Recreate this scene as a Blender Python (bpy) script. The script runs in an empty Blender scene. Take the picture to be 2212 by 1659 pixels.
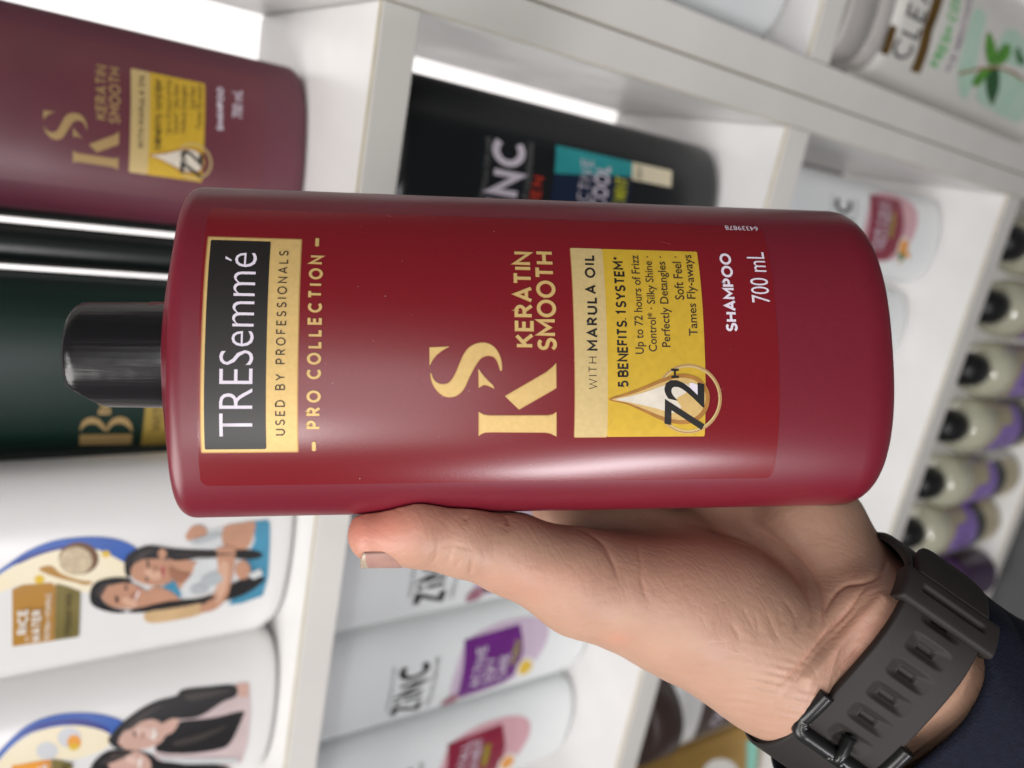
import bpy, bmesh, math, random
import numpy as np
from mathutils import Vector, Matrix
from mathutils.geometry import tessellate_polygon
random.seed(4); np.random.seed(4)
SC = bpy.context.scene
COL = SC.collection
MM = .001

# ------------------------------------------------------------------ camera, world, lights
def _n(a):
    a = np.array(a, float); return a/np.linalg.norm(a)
_U = -_n([1.383, .017, -1]); _R = _n([.683, 3.56, 1]); _R = _n(_R-_U*_R.dot(_U)); _N = np.cross(_U, _R)
M = np.array([_R, _N, _U])                    # camera space -> world (x along the shelf, y into it, z up)
cam = bpy.data.cameras.new('camera'); camo = bpy.data.objects.new('camera', cam); COL.objects.link(camo)
camo.matrix_world = Matrix([list(M[0])+[0], list(M[1])+[0], list(M[2])+[0], [0, 0, 0, 1]])
cam.sensor_width = 36; cam.lens = 27; cam.clip_start = .01; cam.clip_end = 50
cam.dof.use_dof = True; cam.dof.focus_distance = .204; cam.dof.aperture_fstop = 9.0
SC.camera = camo
w = bpy.data.worlds.new('World'); SC.world = w; w.use_nodes = True
w.node_tree.nodes['Background'].inputs[0].default_value = (.93, .96, 1, 1)
w.node_tree.nodes['Background'].inputs[1].default_value = .11
def area(name, loc, target, sx, sy, power, col=(1, 1, 1), spread=180):
    l = bpy.data.lights.new(name, 'AREA'); l.shape = 'RECTANGLE'; l.size = sx; l.size_y = sy; l.energy = power; l.color = col
    l.spread = math.radians(spread)
    o = bpy.data.objects.new(name, l); COL.objects.link(o); o.location = loc
    o.rotation_euler = (Vector(target)-Vector(loc)).to_track_quat('-Z', 'Y').to_euler()
    return o
area('ceiling_panel_light', (-1.0, -.22, 1.40), (-.1, .35, -.4), 1.3, .8, 30, (1, .97, .94))
tl = area('tube_light', (-.50, -.92, .0), (-.07, .15, -.12), .42, .035, 6.5, (1, .96, 1))
_z = (tl.location-Vector((-.07, .15, -.12))).normalized(); _x = Vector((.65, -.29, -.37)); _x = (_x-_z*_x.dot(_z)).normalized(); _y = _z.cross(_x)
tl.matrix_world = Matrix.Translation(tl.location) @ Matrix((_x, _y, _z)).transposed().to_4x4()
for k_, (x_, y_) in enumerate(((-.45, -.30), (-.20, -.42), (-.42, -.62), (-.12, -.16))):
    area('ceiling_downlight', (x_, y_, 1.45), (x_*.5, .3, -.6), .07, .07, 1.6, (1, .98, .96))
area('ceiling_lamp_light', (-.12, -1.35, 1.05), (-.07, .15, -.12), .30, .12, 5, (1, .98, .95))
area('front_fill_light', (.3, -1.3, .9), (0, .4, -.4), 1.2, .8, 11, (1, .98, .98))
SC.view_settings.view_transform = 'Standard'; SC.view_settings.look = 'None'
SC.view_settings.exposure = 0; SC.view_settings.gamma = 1
SC.render.engine = 'CYCLES'

# ------------------------------------------------------------------ helpers
def ray(u, v):                                # u, v: pixel of a 2212 x 1659 picture
    return M @ np.array([(u-1106)/1659, (829.5-v)/1659, -1.])
def P(u, v, d): return ray(u, v)*d            # point at depth d (metres)
def PC(u, v, d): return np.array([(u-1106)/1659*d, (829.5-v)/1659*d, -d])
def onY(u, v, y):
    r = ray(u, v); return r*(y/r[1])
def tag(o, label=None, cat=None, group=None, kind=None):
    for k, x in (('label', label), ('category', cat), ('group', group), ('kind', kind)):
        if x: o[k] = x
    return o
def empty(name, mat=None, loc=None):
    o = bpy.data.objects.new(name, None); COL.objects.link(o); o.empty_display_size = .02
    if mat is not None: o.matrix_world = mat
    elif loc is not None: o.location = loc
    return o
def mk(name, verts, faces, mats, parent=None, smooth=True, mi=None):
    me = bpy.data.meshes.new(name); me.from_pydata([tuple(map(float, v)) for v in verts], [], [tuple(map(int, f)) for f in faces])
    if not isinstance(mats, (list, tuple)): mats = [mats]
    for m in mats: me.materials.append(m)
    me.polygons.foreach_set('use_smooth', [smooth]*len(me.polygons))
    if mi is not None: me.polygons.foreach_set('material_index', mi)
    me.update()
    o = bpy.data.objects.new(name, me); COL.objects.link(o)
    if parent: o.parent = parent
    return o
def box(name, x0, x1, y0, y1, z0, z1, mat, parent=None, bev=.0012):
    bm = bmesh.new(); bmesh.ops.create_cube(bm, size=1)
    c = Vector(((x0+x1)/2, (y0+y1)/2, (z0+z1)/2))
    for v in bm.verts: v.co = Vector((v.co.x*(x1-x0), v.co.y*(y1-y0), v.co.z*(z1-z0)))
    if bev: bmesh.ops.bevel(bm, geom=bm.edges[:], offset=bev, segments=2, affect='EDGES')
    me = bpy.data.meshes.new(name); bm.to_mesh(me); bm.free(); me.materials.append(mat)
    o = bpy.data.objects.new(name, me); COL.objects.link(o); o.location = c
    if parent:
        o.parent = parent; o.location = c-parent.location
    return o

MATS = {}
def mat(name, col, rough=.5, metal=0, var=.06, vscale=30, bump=0, bscale=400, coat=0, trans=0, spec=.5, stretch=None, col2=None, rvar=0, emis=None, sss=0, bdist=.0004):
    if name in MATS: return MATS[name]
    m = bpy.data.materials.new(name); m.use_nodes = True; nt = m.node_tree; b = nt.nodes['Principled BSDF']
    b.inputs['Roughness'].default_value = rough; b.inputs['Metallic'].default_value = metal
    b.inputs['Specular IOR Level'].default_value = spec
    b.inputs['Coat Weight'].default_value = coat; b.inputs['Coat Roughness'].default_value = .12
    b.inputs['Transmission Weight'].default_value = trans
    tc = nt.nodes.new('ShaderNodeTexCoord'); mp = nt.nodes.new('ShaderNodeMapping'); nt.links.new(tc.outputs['Object'], mp.inputs[0])
    if stretch: mp.inputs['Scale'].default_value = stretch
    nz = nt.nodes.new('ShaderNodeTexNoise'); nz.inputs['Scale'].default_value = vscale; nz.inputs['Detail'].default_value = 5
    nt.links.new(mp.outputs[0], nz.inputs[0])
    mx = nt.nodes.new('ShaderNodeMix'); mx.data_type = 'RGBA'
    c = np.array(col); k = col2 if col2 else tuple(np.clip(c*(1-var*2.5), 0, 1))
    mx.inputs[6].default_value = (*np.clip(c*(1+var), 0, 1), 1); mx.inputs[7].default_value = (*k, 1)
    nt.links.new(nz.outputs['Fac'], mx.inputs[0]); nt.links.new(mx.outputs[2], b.inputs['Base Color'])
    if rvar:
        mr = nt.nodes.new('ShaderNodeMapRange'); mr.inputs[3].default_value = rough-rvar; mr.inputs[4].default_value = rough+rvar
        nt.links.new(nz.outputs['Fac'], mr.inputs[0]); nt.links.new(mr.outputs[0], b.inputs['Roughness'])
    if bump:
        n2 = nt.nodes.new('ShaderNodeTexNoise'); n2.inputs['Scale'].default_value = bscale; n2.inputs['Detail'].default_value = 3
        nt.links.new(mp.outputs[0], n2.inputs[0])
        bp = nt.nodes.new('ShaderNodeBump'); bp.inputs['Strength'].default_value = bump; bp.inputs['Distance'].default_value = bdist
        nt.links.new(n2.outputs['Fac'], bp.inputs['Height']); nt.links.new(bp.outputs[0], b.inputs['Normal'])
    if emis:
        b.inputs['Emission Color'].default_value = (*emis[:3], 1); b.inputs['Emission Strength'].default_value = emis[3]
    if sss:
        b.inputs['Subsurface Weight'].default_value = sss; b.inputs['Subsurface Radius'].default_value = (1, .35, .2); b.inputs['Subsurface Scale'].default_value = .004
    MATS[name] = m; return m

melamine = mat('white_melamine', (.74, .73, .72), .34, var=.05, vscale=25, bump=.3, bscale=60, rvar=.1)
edging = mat('cream_edge_banding', (.70, .68, .64), .42, var=.05, vscale=14, bump=.2, bscale=60)
glue = mat('yellowed_glue_line', (.55, .50, .36), .5, var=.15, vscale=60)
white_pl = mat('white_plastic', (.72, .715, .70), .3, var=.02, bump=.1, bscale=200)
cool_pl = mat('cool_white_plastic', (.76, .785, .785), .3, var=.02, bump=.1, bscale=200)
black_pl = mat('black_plastic', (.012, .014, .016), .28, var=.1)
green_pl = mat('dark_green_plastic', (.004, .016, .012), .42, var=.1, spec=.3)
dgrey_pl = mat('greenish_black_plastic', (.012, .018, .016), .32, var=.1)
wine_pl = mat('wine_red_plastic', (.150, .008, .019), .36, var=.06, vscale=900, bump=.10, bscale=1500, bdist=.00008, spec=.6)
film_red = mat('red_label_film', (.168, .006, .011), .25, var=.06, vscale=1200, bump=.13, bscale=1700, bdist=.00008, spec=.55)
gold = mat('pale_gold_foil', (.63, .43, .16), .42, metal=.25, var=.08, vscale=700, bump=.1, bscale=1500, bdist=.00006)
gold_edge = mat('gold_outline', (.45, .23, .08), .4, metal=.3, var=.08)
gold_light = mat('light_gold_foil', (.60, .45, .20), .4, metal=.25, var=.08, vscale=700, bump=.1, bscale=1500, bdist=.00006)
yellow_gold = mat('yellow_gold_foil', (.62, .40, .035), .38, metal=.25, var=.08, vscale=500)
ink_black = mat('black_print', (.012, .010, .009), .38, var=.1, vscale=900, bump=.15, bscale=1500, bdist=.00008)
ink_brown = mat('dark_brown_print', (.035, .022, .012), .45)
ink_white = mat('lilac_white_print', (.66, .60, .68), .45, var=.02)
cream_drop = mat('cream_print', (.66, .60, .50), .4, var=.1, vscale=300)
amber_drop = mat('amber_print', (.38, .17, .03), .4, var=.2, vscale=300)
skin_print = mat('tan_skin_print', (.52, .27, .17), .5, var=.1, vscale=60)
hair_print = mat('black_hair_print', (.010, .009, .010), .5)

# ------------------------------------------------------------------ flat shapes
def smooth_poly(pts, n=5, closed=True):
    p = np.array(pts, float); N = len(p); out = []
    for i in range(N if closed else N-1):
        a, b, c, d = (p[(i-1) % N], p[i], p[(i+1) % N], p[(i+2) % N]) if closed else (p[max(i-1, 0)], p[i], p[i+1], p[min(i+2, N-1)])
        for k in range(n):
            t = k/n
            out.append(.5*((2*b)+(-a+c)*t+(2*a-5*b+4*c-d)*t*t+(-a+3*b-3*c+d)*t**3))
    if not closed: out.append(p[-1])
    return [tuple(x) for x in out]
def circ(cx, cy, rx, ry=None, n=40, rot=0):
    ry = ry or rx
    return [(cx+rx*math.cos(a)*math.cos(rot)-ry*math.sin(a)*math.sin(rot), cy+rx*math.cos(a)*math.sin(rot)+ry*math.sin(a)*math.cos(rot)) for a in np.linspace(0, 2*math.pi, n, endpoint=False)]
def rrect(x0, x1, y0, y1, r, n=5):
    r = min(r, (x1-x0)/2.01, (y1-y0)/2.01); o = []
    for cx, cy, a0 in ((x1-r, y1-r, 0), (x0+r, y1-r, 90), (x0+r, y0+r, 180), (x1-r, y0+r, 270)):
        for k in range(n+1):
            a = math.radians(a0+90*k/n); o.append((cx+r*math.cos(a), cy+r*math.sin(a)))
    return o
def fill(loops):                              # 2D loops (first outer, others holes) -> verts, tris
    V = [Vector((x, y, 0)) for l in loops for x, y in l]
    T = tessellate_polygon([[Vector((x, y, 0)) for x, y in l] for l in loops])
    return [(v.x, v.y) for v in V], [tuple(t) for t in T]
def text2d(body, bold=0, spacing=1, shear=0):
    c = bpy.data.curves.new('t', 'FONT'); c.body = body; c.size = 1; c.offset = bold; c.space_character = spacing; c.shear = shear; c.resolution_u = 3
    o = bpy.data.objects.new('t', c); COL.objects.link(o)
    dg = bpy.context.evaluated_depsgraph_get(); e = o.evaluated_get(dg); me = e.to_mesh()
    V = [(v.co.x, v.co.y) for v in me.vertices]; F = [tuple(p.vertices) for p in me.polygons]
    e.to_mesh_clear(); bpy.data.objects.remove(o); bpy.data.curves.remove(c)
    return V, F
def fit(V, s0, s1, t0, t1, rot=0):
    a = np.array(V)
    if rot: c, s = math.cos(rot), math.sin(rot); a = a @ np.array([[c, s], [-s, c]])
    lo, hi = a.min(0), a.max(0)
    return (a-lo)/(hi-lo)*np.array([s1-s0, t1-t0])+np.array([s0, t0])

# ---- a small set of even-weight capitals and figures, drawn as stroked lines (cap height 1)
def _arc(cx, cy, rx, ry, a0, a1, n=14): return [(cx+rx*math.cos(math.radians(a0+(a1-a0)*k/n)), cy+ry*math.sin(math.radians(a0+(a1-a0)*k/n))) for k in range(n+1)]
def glyphs():
    G = {}
    G['A'] = (.72, [[(0, 0), (.36, 1), (.72, 0)], [(.13, .32), (.59, .32)]]); G['E'] = (.50, [[(.5, 0), (0, 0), (0, 1), (.5, 1)], [(0, .52), (.45, .52)]])
    G['B'] = (.56, [[(0, 0), (0, 1), (.30, 1)]+_arc(.30, .76, .22, .24, 90, -90)+[(0, .52)], [(0, .52), (.32, .52)]+_arc(.32, .26, .24, .26, 90, -90)+[(0, 0)]])
    G['C'] = (.68, [_arc(.42, .5, .42, .5, 48, 312, 26)]); G['D'] = (.66, [[(.26, 0), (0, 0), (0, 1), (.26, 1)]+_arc(.26, .5, .40, .5, 90, -90, 20)+[(.2, 0)]])
    G['F'] = (.48, [[(0, 0), (0, 1), (.48, 1)], [(0, .5), (.43, .5)]]); G['G'] = (.74, [_arc(.42, .5, .42, .5, 48, 340, 28)+[(.80, .48), (.46, .48)]])
    G['H'] = (.62, [[(0, 0), (0, 1)], [(.62, 0), (.62, 1)], [(0, .52), (.62, .52)]]); G['I'] = (0, [[(0, 0), (0, 1)]]); G['İ'] = (.04, [[(.02, 0), (.02, .72)], [(-.08, .99), (.12, .99)]])
    G['K'] = (.60, [[(0, 0), (0, 1)], [(.56, 1), (.06, .46)], [(.20, .58), (.60, 0)]]); G['L'] = (.46, [[(0, 1), (0, 0), (.46, 0)]])
    G['M'] = (.78, [[(0, 0), (0, 1), (.39, .34), (.78, 1), (.78, 0)]]); G['N'] = (.64, [[(0, 0), (0, 1), (.64, 0), (.64, 1)]])
    G['O'] = (.84, [('c', _arc(.42, .5, .42, .5, 0, 360, 36)[:-1])]); G['P'] = (.54, [[(0, 0), (0, 1), (.26, 1)]+_arc(.26, .73, .27, .27, 90, -90)+[(0, .46)]])
    G['R'] = (.56, [[(0, 0), (0, 1), (.26, 1)]+_arc(.26, .74, .26, .26, 90, -90)+[(0, .48)], [(.26, .48), (.56, 0)]])
    G['S'] = (.54, [_arc(.28, .745, .245, .255, 35, 250, 16)[:-1]+smooth_poly([(.20, .51), (.36, .46), (.50, .38), (.54, .25), (.47, .08), (.28, 0), (.10, .05), (.01, .17)], 3, closed=False)])
    G['T'] = (.58, [[(0, 1), (.58, 1)], [(.29, 1), (.29, 0)]]); G['U'] = (.62, [[(0, 1), (0, .31)]+_arc(.31, .31, .31, .31, 180, 360)+[(.62, 1)]])
    G['V'] = (.70, [[(0, 1), (.35, 0), (.70, 1)]]); G['W'] = (1.02, [[(0, 1), (.25, 0), (.51, .9), (.77, 0), (1.02, 1)]]); G['X'] = (.64, [[(0, 0), (.64, 1)], [(0, 1), (.64, 0)]])
    G['Y'] = (.64, [[(0, 1), (.32, .45), (.64, 1)], [(.32, .45), (.32, 0)]]); G['Z'] = (.60, [[(0, 1), (.58, 1), (0, 0), (.60, 0)]])
    G['0'] = (.52, [('c', _arc(.26, .5, .26, .5, 0, 360, 30)[:-1])]); G['1'] = (.20, [[(0, .8), (.2, 1), (.2, 0)]]); G['7'] = (.52, [[(0, 1), (.52, 1), (.16, 0)]])
    G['2'] = (.54, [_arc(.27, .72, .25, .28, 165, -20, 14)+[(.40, .46), (0, 0), (.54, 0)]]); G['5'] = (.52, [[(.47, 1), (.08, 1), (.05, .56)]+_arc(.24, .32, .27, .32, 115, -140, 16)])
    G['.'] = (.0, [[(0, 0), (0, .10)]]); G['*'] = (.24, [[(.12, .66), (.12, 1.0)], [(0, .75), (.24, .92)], [(0, .92), (.24, .75)]]); G['&'] = G['8'] = (.5, [('c', _arc(.25, .75, .2, .24, 0, 360, 20)[:-1]), ('c', _arc(.25, .27, .25, .27, 0, 360, 20)[:-1])])
    G['+'] = (.4, [[(0, .4), (.4, .4)], [(.2, .2), (.2, .6)]]); G['-'] = (.3, [[(0, .4), (.3, .4)]])
    return G
GL = glyphs()
def ribbon(pts, r, closed=False):
    p = [np.array(q, float) for q in pts]; n = len(p); A = []; Bq = []
    for i in range(n):
        a = p[i-1] if (i or closed) else None; b = p[(i+1) % n] if (i < n-1 or closed) else None
        if a is None: t = _n2(b-p[i]); m = np.array([-t[1], t[0]]); k = 1
        elif b is None: t = _n2(p[i]-a); m = np.array([-t[1], t[0]]); k = 1
        else:
            t0, t1 = _n2(p[i]-a), _n2(b-p[i]); m = _n2(np.array([-t0[1]-t1[1], t0[0]+t1[0]])); k = 1/max(.42, m@np.array([-t0[1], t0[0]]))
        A.append(p[i]+m*r*k); Bq.append(p[i]-m*r*k)
    V = [tuple(x) for x in A]+[tuple(x) for x in Bq]; F = []
    for i in range(n if closed else n-1):
        j = (i+1) % n; F.append((i, n+i, n+j, j))
    return V, F
def _n2(a): return a/(np.linalg.norm(a)+1e-12)
def stroke_text(s, wt=.16, sp=.20, word=.42):
    """-> list of (V, F) strokes; wt is the full stroke width for cap height 1"""
    out = []; x = 0; r = wt/2
    for ch in s:
        if ch == ' ': x += word; continue
        w_, st = GL[ch]
        for k in st:
            cl = isinstance(k, tuple); pts = k[1] if cl else k
            V, F = ribbon([(x+r+a*1.0, r+b*(1-2*r)) for a, b in pts], r, cl); out.append((V, F))
        x += w_+2*r+sp
    return out

# ------------------------------------------------------------------ a bottle with oval section
class Bottle:
    def __init__(B, name, label, cat, group, mw, a, h, L, mat, p=2.3, rt=.01, rb=.01, dome=.004, neck=.014, taper=0, nseg=96, ry=.75):
        B.o = empty(name, mw); tag(B.o, label, cat, group)
        B.a, B.h, B.L, B.p = a, h, L, p; B.mw = np.array(mw); B.inv = np.linalg.inv(B.mw)
        prof = []
        K = 9
        for k in range(K): prof.append((rb*(1-math.cos(math.pi/2*k/K)), rb*(1-math.sin(math.pi/2*k/K))))
        for k in range(13): prof.append((rb+(L-rt-rb)*k/12, 0))
        for k in range(1, K+1): prof.append((L-rt*(1-math.sin(math.pi/2*k/K)), rt*(1-math.cos(math.pi/2*k/K))))
        V = []; F = []
        ang = np.linspace(0, 2*math.pi, nseg, endpoint=False)
        def ring(z, A, H, pp=p):
            c, s = np.cos(ang), np.sin(ang)
            for x, y in zip(np.sign(c)*np.abs(c)**(2/pp)*A, np.sign(s)*np.abs(s)**(2/pp)*H): V.append((x, y, z))
        rings = 0
        ring(0, (a-rb)*.3, (h-rb*ry)*.3); rings += 1
        for z, ins in prof: ring(z, a-ins, h-ins*ry); rings += 1
        A1, H1 = a-rt, h-rt*ry; nk = min(neck, H1*.9)
        for k in range(1, 7):
            f = k/6; ring(L+dome*math.sin(f*math.pi/2), A1+(nk-A1)*f, H1+(nk-H1)*f, p+(2-p)*f); rings += 1
        ring(L+dome+.006, nk, nk, 2); rings += 1
        for r in range(rings-1):
            for i in range(nseg):
                j = (i+1) % nseg; F.append((r*nseg+i, r*nseg+j, (r+1)*nseg+j, (r+1)*nseg+i))
        F.append(tuple(range(nseg-1, -1, -1))); F.append(tuple((rings-1)*nseg+i for i in range(nseg)))
        B.body = mk('body', V, F, mat, B.o)
    def yf(B, s): return -B.h*(max(1e-4, 1-abs(s/B.a)**B.p))**(1/B.p)
    def pt(B, s, t, off=0):
        s = max(-B.a*.985, min(B.a*.985, s)); y = B.yf(s)
        nx = abs(s/B.a)**(B.p-1)/B.a*(1 if s > 0 else -1); ny = -(abs(y/B.h)**(B.p-1))/B.h; l = math.hypot(nx, ny)
        return (s+nx/l*off, y+ny/l*off, t)
    def q(B, u, v):                           # where a line of sight meets the front: (s, t)
        d = B.inv[:3, :3] @ ray(u, v); c = B.inv[:3, 3]; y = -B.h*.9
        for _ in range(40):
            k = (y-c[1])/d[1]; s = c[0]+d[0]*k; y += .6*(B.yf(max(-B.a*.97, min(B.a*.97, s)))-y)
        k = (y-c[1])/d[1]; return (c[0]+d[0]*k, c[2]+d[2]*k)
    def qb(B, u0, v0, u1, v1):                # pixel box -> s0, s1, t0, t1 (u0 is the top edge, v1 the left end)
        um, vm = (u0+u1)/2, (v0+v1)/2
        return B.q(um, v1)[0], B.q(um, v0)[0], B.q(u1, vm)[1], B.q(u0, vm)[1]
    def wrap(B, V, F, off, step=.002):
        bm = bmesh.new(); vs = [bm.verts.new((x, y, 0)) for x, y in V]
        for f in F:
            try: bm.faces.new([vs[i] for i in f])
            except ValueError: pass
        x0, x1 = min(v[0] for v in V), max(v[0] for v in V)
        k = math.ceil(x0/step)*step
        while k < x1:
            bmesh.ops.bisect_plane(bm, geom=bm.verts[:]+bm.edges[:]+bm.faces[:], plane_co=(k, 0, 0), plane_no=(1, 0, 0), dist=1e-7); k += step
        bm.normal_update()
        for f in bm.faces:
            if f.normal.z < 0: f.normal_flip()
        bm.verts.index_update()
        VV = [B.pt(v.co.x, v.co.y, off) for v in bm.verts]; FF = [[v.index for v in f.verts] for f in bm.faces]
        bm.free(); return VV, FF
    def deco(B, name, items, parent=None, step=.002):
        """items: list of (V, F, mat, off) in s,t -> one mesh"""
        AV, AF, AM, mats = [], [], [], []
        items = [y for x in items for y in (x if isinstance(x, list) else [x])]
        for V, F, m, off in items:
            if m not in mats: mats.append(m)
            vv, ff = B.wrap(V, F, off, step); n = len(AV); AV += vv; AF += [[i+n for i in f] for f in ff]; AM += [mats.index(m)]*len(ff)
        return mk(name, AV, AF, mats, parent or B.o, smooth=True, mi=AM)
    def shape(B, loops, m, off): V, F = fill(loops); return (V, F, m, off)
    def shp(B, pts, m, off, sm=0):            # px outline
        l = [B.q(*p) for p in pts]
        if sm: l = smooth_poly(l, sm)
        return B.shape([l], m, off)
    def rect(B, bx, m, off, r=.0004): return B.shape([rrect(bx[0], bx[1], bx[2], bx[3], r)], m, off)
    def txt(B, s, bx, m, off, bold=0, spacing=1, shear=0, rot=0):
        V, F = text2d(s, min(bold, .012), spacing, shear); out = []; k = max(0, bold-.012)*(bx[3]-bx[2])*1.3
        for i, (dx, dy) in enumerate(((0, 0), (1, 0), (-1, 0), (0, .8), (0, -.8)) if k > 0 else ((0, 0),)):
            A = fit(V, *bx, rot=rot)+np.array([dx*k, dy*k]); out.append(([tuple(x) for x in A], F, m, off+i*.000008))
        return out

def _caps(B, s, bx, m, off, wt=.16, sp=.20, word=.42):
    st = stroke_text(s, wt, sp, word); a = np.array([v for V, _ in st for v in V]); lo, hi = a.min(0), a.max(0); lo[1], hi[1] = 0, 1
    k = (np.array([bx[1]-bx[0], bx[3]-bx[2]]))/(hi-lo)
    return [([tuple((np.array(v)-lo)*k+np.array([bx[0], bx[2]])) for v in V], F, m, off+i % 4*.000006) for i, (V, F) in enumerate(st)]
Bottle.caps = _caps
def cylinder(name, prof, mat, parent, n=48, ox=0, oy=0):
    V = []; F = []
    for r, z in prof:
        for i in range(n):
            a = 2*math.pi*i/n; V.append((ox+r*math.cos(a), oy+r*math.sin(a), z))
    for k in range(len(prof)-1):
        for i in range(n):
            j = (i+1) % n; F.append((k*n+i, k*n+j, (k+1)*n+j, (k+1)*n+i))
    F.append(tuple(range(n-1, -1, -1))); F.append(tuple((len(prof)-1)*n+i for i in range(n)))
    return mk(name, V, F, mat, parent)
def stand(x, y, z, yaw=0): return Matrix.Translation((x, y, z)) @ Matrix.Rotation(math.radians(yaw), 4, 'Z')

# ------------------------------------------------------------------ the setting: shelving
YF = .375; YB = .565
cab = empty('shelf_cabinet', loc=(-.42, YF, -1.25))
tag(cab, 'white melamine shelf cabinet with cream edges, holding the rows of shampoo bottles', 'shelf cabinet', 'white shelf cabinets standing side by side')
def board(parent, nm, x0, x1, z0, z1, edge='h'):
    o = box(nm, x0, x1, YF+.0015, YB, z0, z1, melamine, parent)
    e = box('edge_band', x0+.0002, x1-.0002, YF, YF+.0022, z0+.0006, z1-.0006, edging, None, .0004)
    e.parent = o; e.location = Vector(e.location)-parent.location-o.location
    if edge == 'h': g = box('glue_line', x0+.0004, x1-.0004, YF+.0012, YF+.0028, z1-.0003, z1+.0003, glue, None, 0)
    else: g = box('glue_line', x0-.0003, x0+.0003, YF+.0012, YF+.0028, z0, z1, glue, None, 0)
    g.parent = o; g.location = Vector(g.location)-parent.location-o.location
    return o
board(cab, 'side_panel', .0660, .0868, -1.25, .30, 'v')
board(cab, 'side_panel', -.93, -.909, -1.25, .30, 'v')
for zt, zb in ((-.167, -.1885), (-.492, -.519), (-.863, -.893), (-1.215, -1.24), (.115, .094)):
    board(cab, 'shelf_board', -.908, .0655, zb, zt)
cab2 = empty('shelf_cabinet', loc=(.6, YF, -1.25))
tag(cab2, 'neighbouring white shelf cabinet on the right, holding the mint green labelled bottle', 'shelf cabinet', 'white shelf cabinets standing side by side')
board(cab2, 'side_panel', .0880, .1125, -1.25, .30, 'v')
board(cab2, 'side_panel', 1.0, 1.021, -1.25, .30, 'v')
for zt, zb in ((-.494, -.519), (-.98, -1.005), (-.12, -.141)): board(cab2, 'shelf_board', .113, .9995, zb, zt)
fl = box('floor', -3, 3, -1.5, 3.2, -1.30, -1.26, mat('dark_grey_floor_tile', (.07, .07, .072), .4, bump=.1, bscale=30), None, 0)
tag(fl, kind='structure')
# the wall behind, and the bright window in it, seen through the open back of the shelves
wl = box('wall', -3, 3, 1.42, 1.46, -1.26, 1.6, mat('off_white_wall', (.55, .53, .50), .7, bump=.2, bscale=40), None, 0); tag(wl, kind='structure')
win = empty('shop_window', loc=(.45, 1.41, -1.0))
tag(win, 'bright daylit shop window glimpsed behind the open-backed shelves at top', 'window')
box('pane', -.35, 1.2, 1.40, 1.405, -1.22, .9, mat('daylight_pane', (.9, .9, .9), .3, emis=(1, .95, .93, 1.08)), win, 0)
for x in (-.37, 1.2): box('frame', x, x+.03, 1.385, 1.415, -1.24, .92, edging, win)
box('frame', -.34, 1.2, 1.385, 1.415, .901, .93, edging, win)
box('frame', -.34, 1.2, 1.385, 1.415, -1.25, -1.221, edging, win)

# ------------------------------------------------------------------ hero bottle
top = PC(407, 757, .2092); bot = PC(1852, 771, .2370)
upc = _n(top-bot); fr = np.array([0, 0, 1.]); fr = _n(fr-upc*fr.dot(upc)); sx = np.cross(fr, upc)*-1
YAW = math.radians(6.5)
# local x = portrait right, local -y = front, local z = up
sx = np.cross(upc, fr); fr2 = fr*math.cos(YAW)+sx*math.sin(YAW); sx2 = np.cross(upc, fr2)
# make x point to the reader's right
Rm = np.array([M@sx2, M@(-fr2), M@upc]).T
if np.linalg.det(Rm) < 0: raise RuntimeError('frame')
HM = np.eye(4); HM[:3, :3] = Rm; HM[:3, 3] = M@bot
HL = float(np.linalg.norm(top-bot)); HA, HH, HP = .0450, .0215, 2.35
hero = Bottle('shampoo_bottle', 'large wine red shampoo bottle with black cap, held upright in the hand', 'shampoo bottle', None,
              Matrix(HM.tolist()), HA, HH, HL, wine_pl, p=HP, rt=.0042, rb=.0108, dome=.003, neck=.013, nseg=160, ry=.45)
B = hero
# cap: wrapped disc-top cap with a slanting cut and wrinkled shrink film
def hero_cap():
    n = 96; V = []; F = []; z0 = HL+.0015; H = .0256
    prof = [(.0138, 0), (.0143, .001)]+[(.0143-.0004*k/10, .001+(H-.004)*k/10) for k in range(1, 41) if k <= 10]
    prof = [(.0136, 0), (.0143, .0008)]+[(.0143-.0003*k/30, .0008+(H-.0038)*k/30) for k in range(1, 31)]+[(.01385, H-.0012), (.0132, H-.0002), (.011, H), (.005, H), (.0005, H)]
    rng = np.random.RandomState(3)
    ph = rng.rand(8)*6.28
    for k, (r, z) in enumerate(prof):
        for i in range(n):
            a = 2*math.pi*i/n; rr = r
            if .0008 < z < H-.002:
                w1 = math.sin(a*9+ph[0]+z*250*math.sin(a*2))*.00001+math.sin(a*17+z*420+ph[1])*.000006
                w2 = math.sin(z*1500+a*3+ph[2])*.000003*(1+math.sin(a*5))
                rr = r+w1+w2+.00006*math.exp(-((a-4.35-.05*math.sin(z*700))/.05)**2)+.00006*math.exp(-((a-5.1-.06*math.sin(z*500+1))/.04)**2)
            x, y = rr*math.cos(a), rr*math.sin(a); zz = z
            # slanting cut on the reader's left of the crown
            lim = H-max(0, (-x-.0094))*1.5
            if zz > lim: zz = lim
            V.append((x-.0014, y, z0+zz))
    for k in range(len(prof)-1):
        for i in range(n):
            j = (i+1) % n; F.append((k*n+i, k*n+j, (k+1)*n+j, (k+1)*n+i))
    F.append(tuple((len(prof)-1)*n+i for i in range(n)))
    o = mk('cap', V, F, mat('wrapped_black_cap', (.010, .009, .010), .24, var=.2, vscale=90, bump=.5, bscale=650, stretch=(1, 1, .05), bdist=.0003, rvar=.05, spec=.45), B.o)
    return o
hero_cap()
bx = (B.q(900, 1043)[0], B.q(900, 465)[0], B.q(1681, 760)[1], B.q(428, 760)[1])
label = B.deco('label', [B.rect(bx, film_red, .00012, .002)]); label['label'] = 'glossier bright red film label'
O1, O2, O3, O4 = .00022, .00030, .00038, .00046
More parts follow.
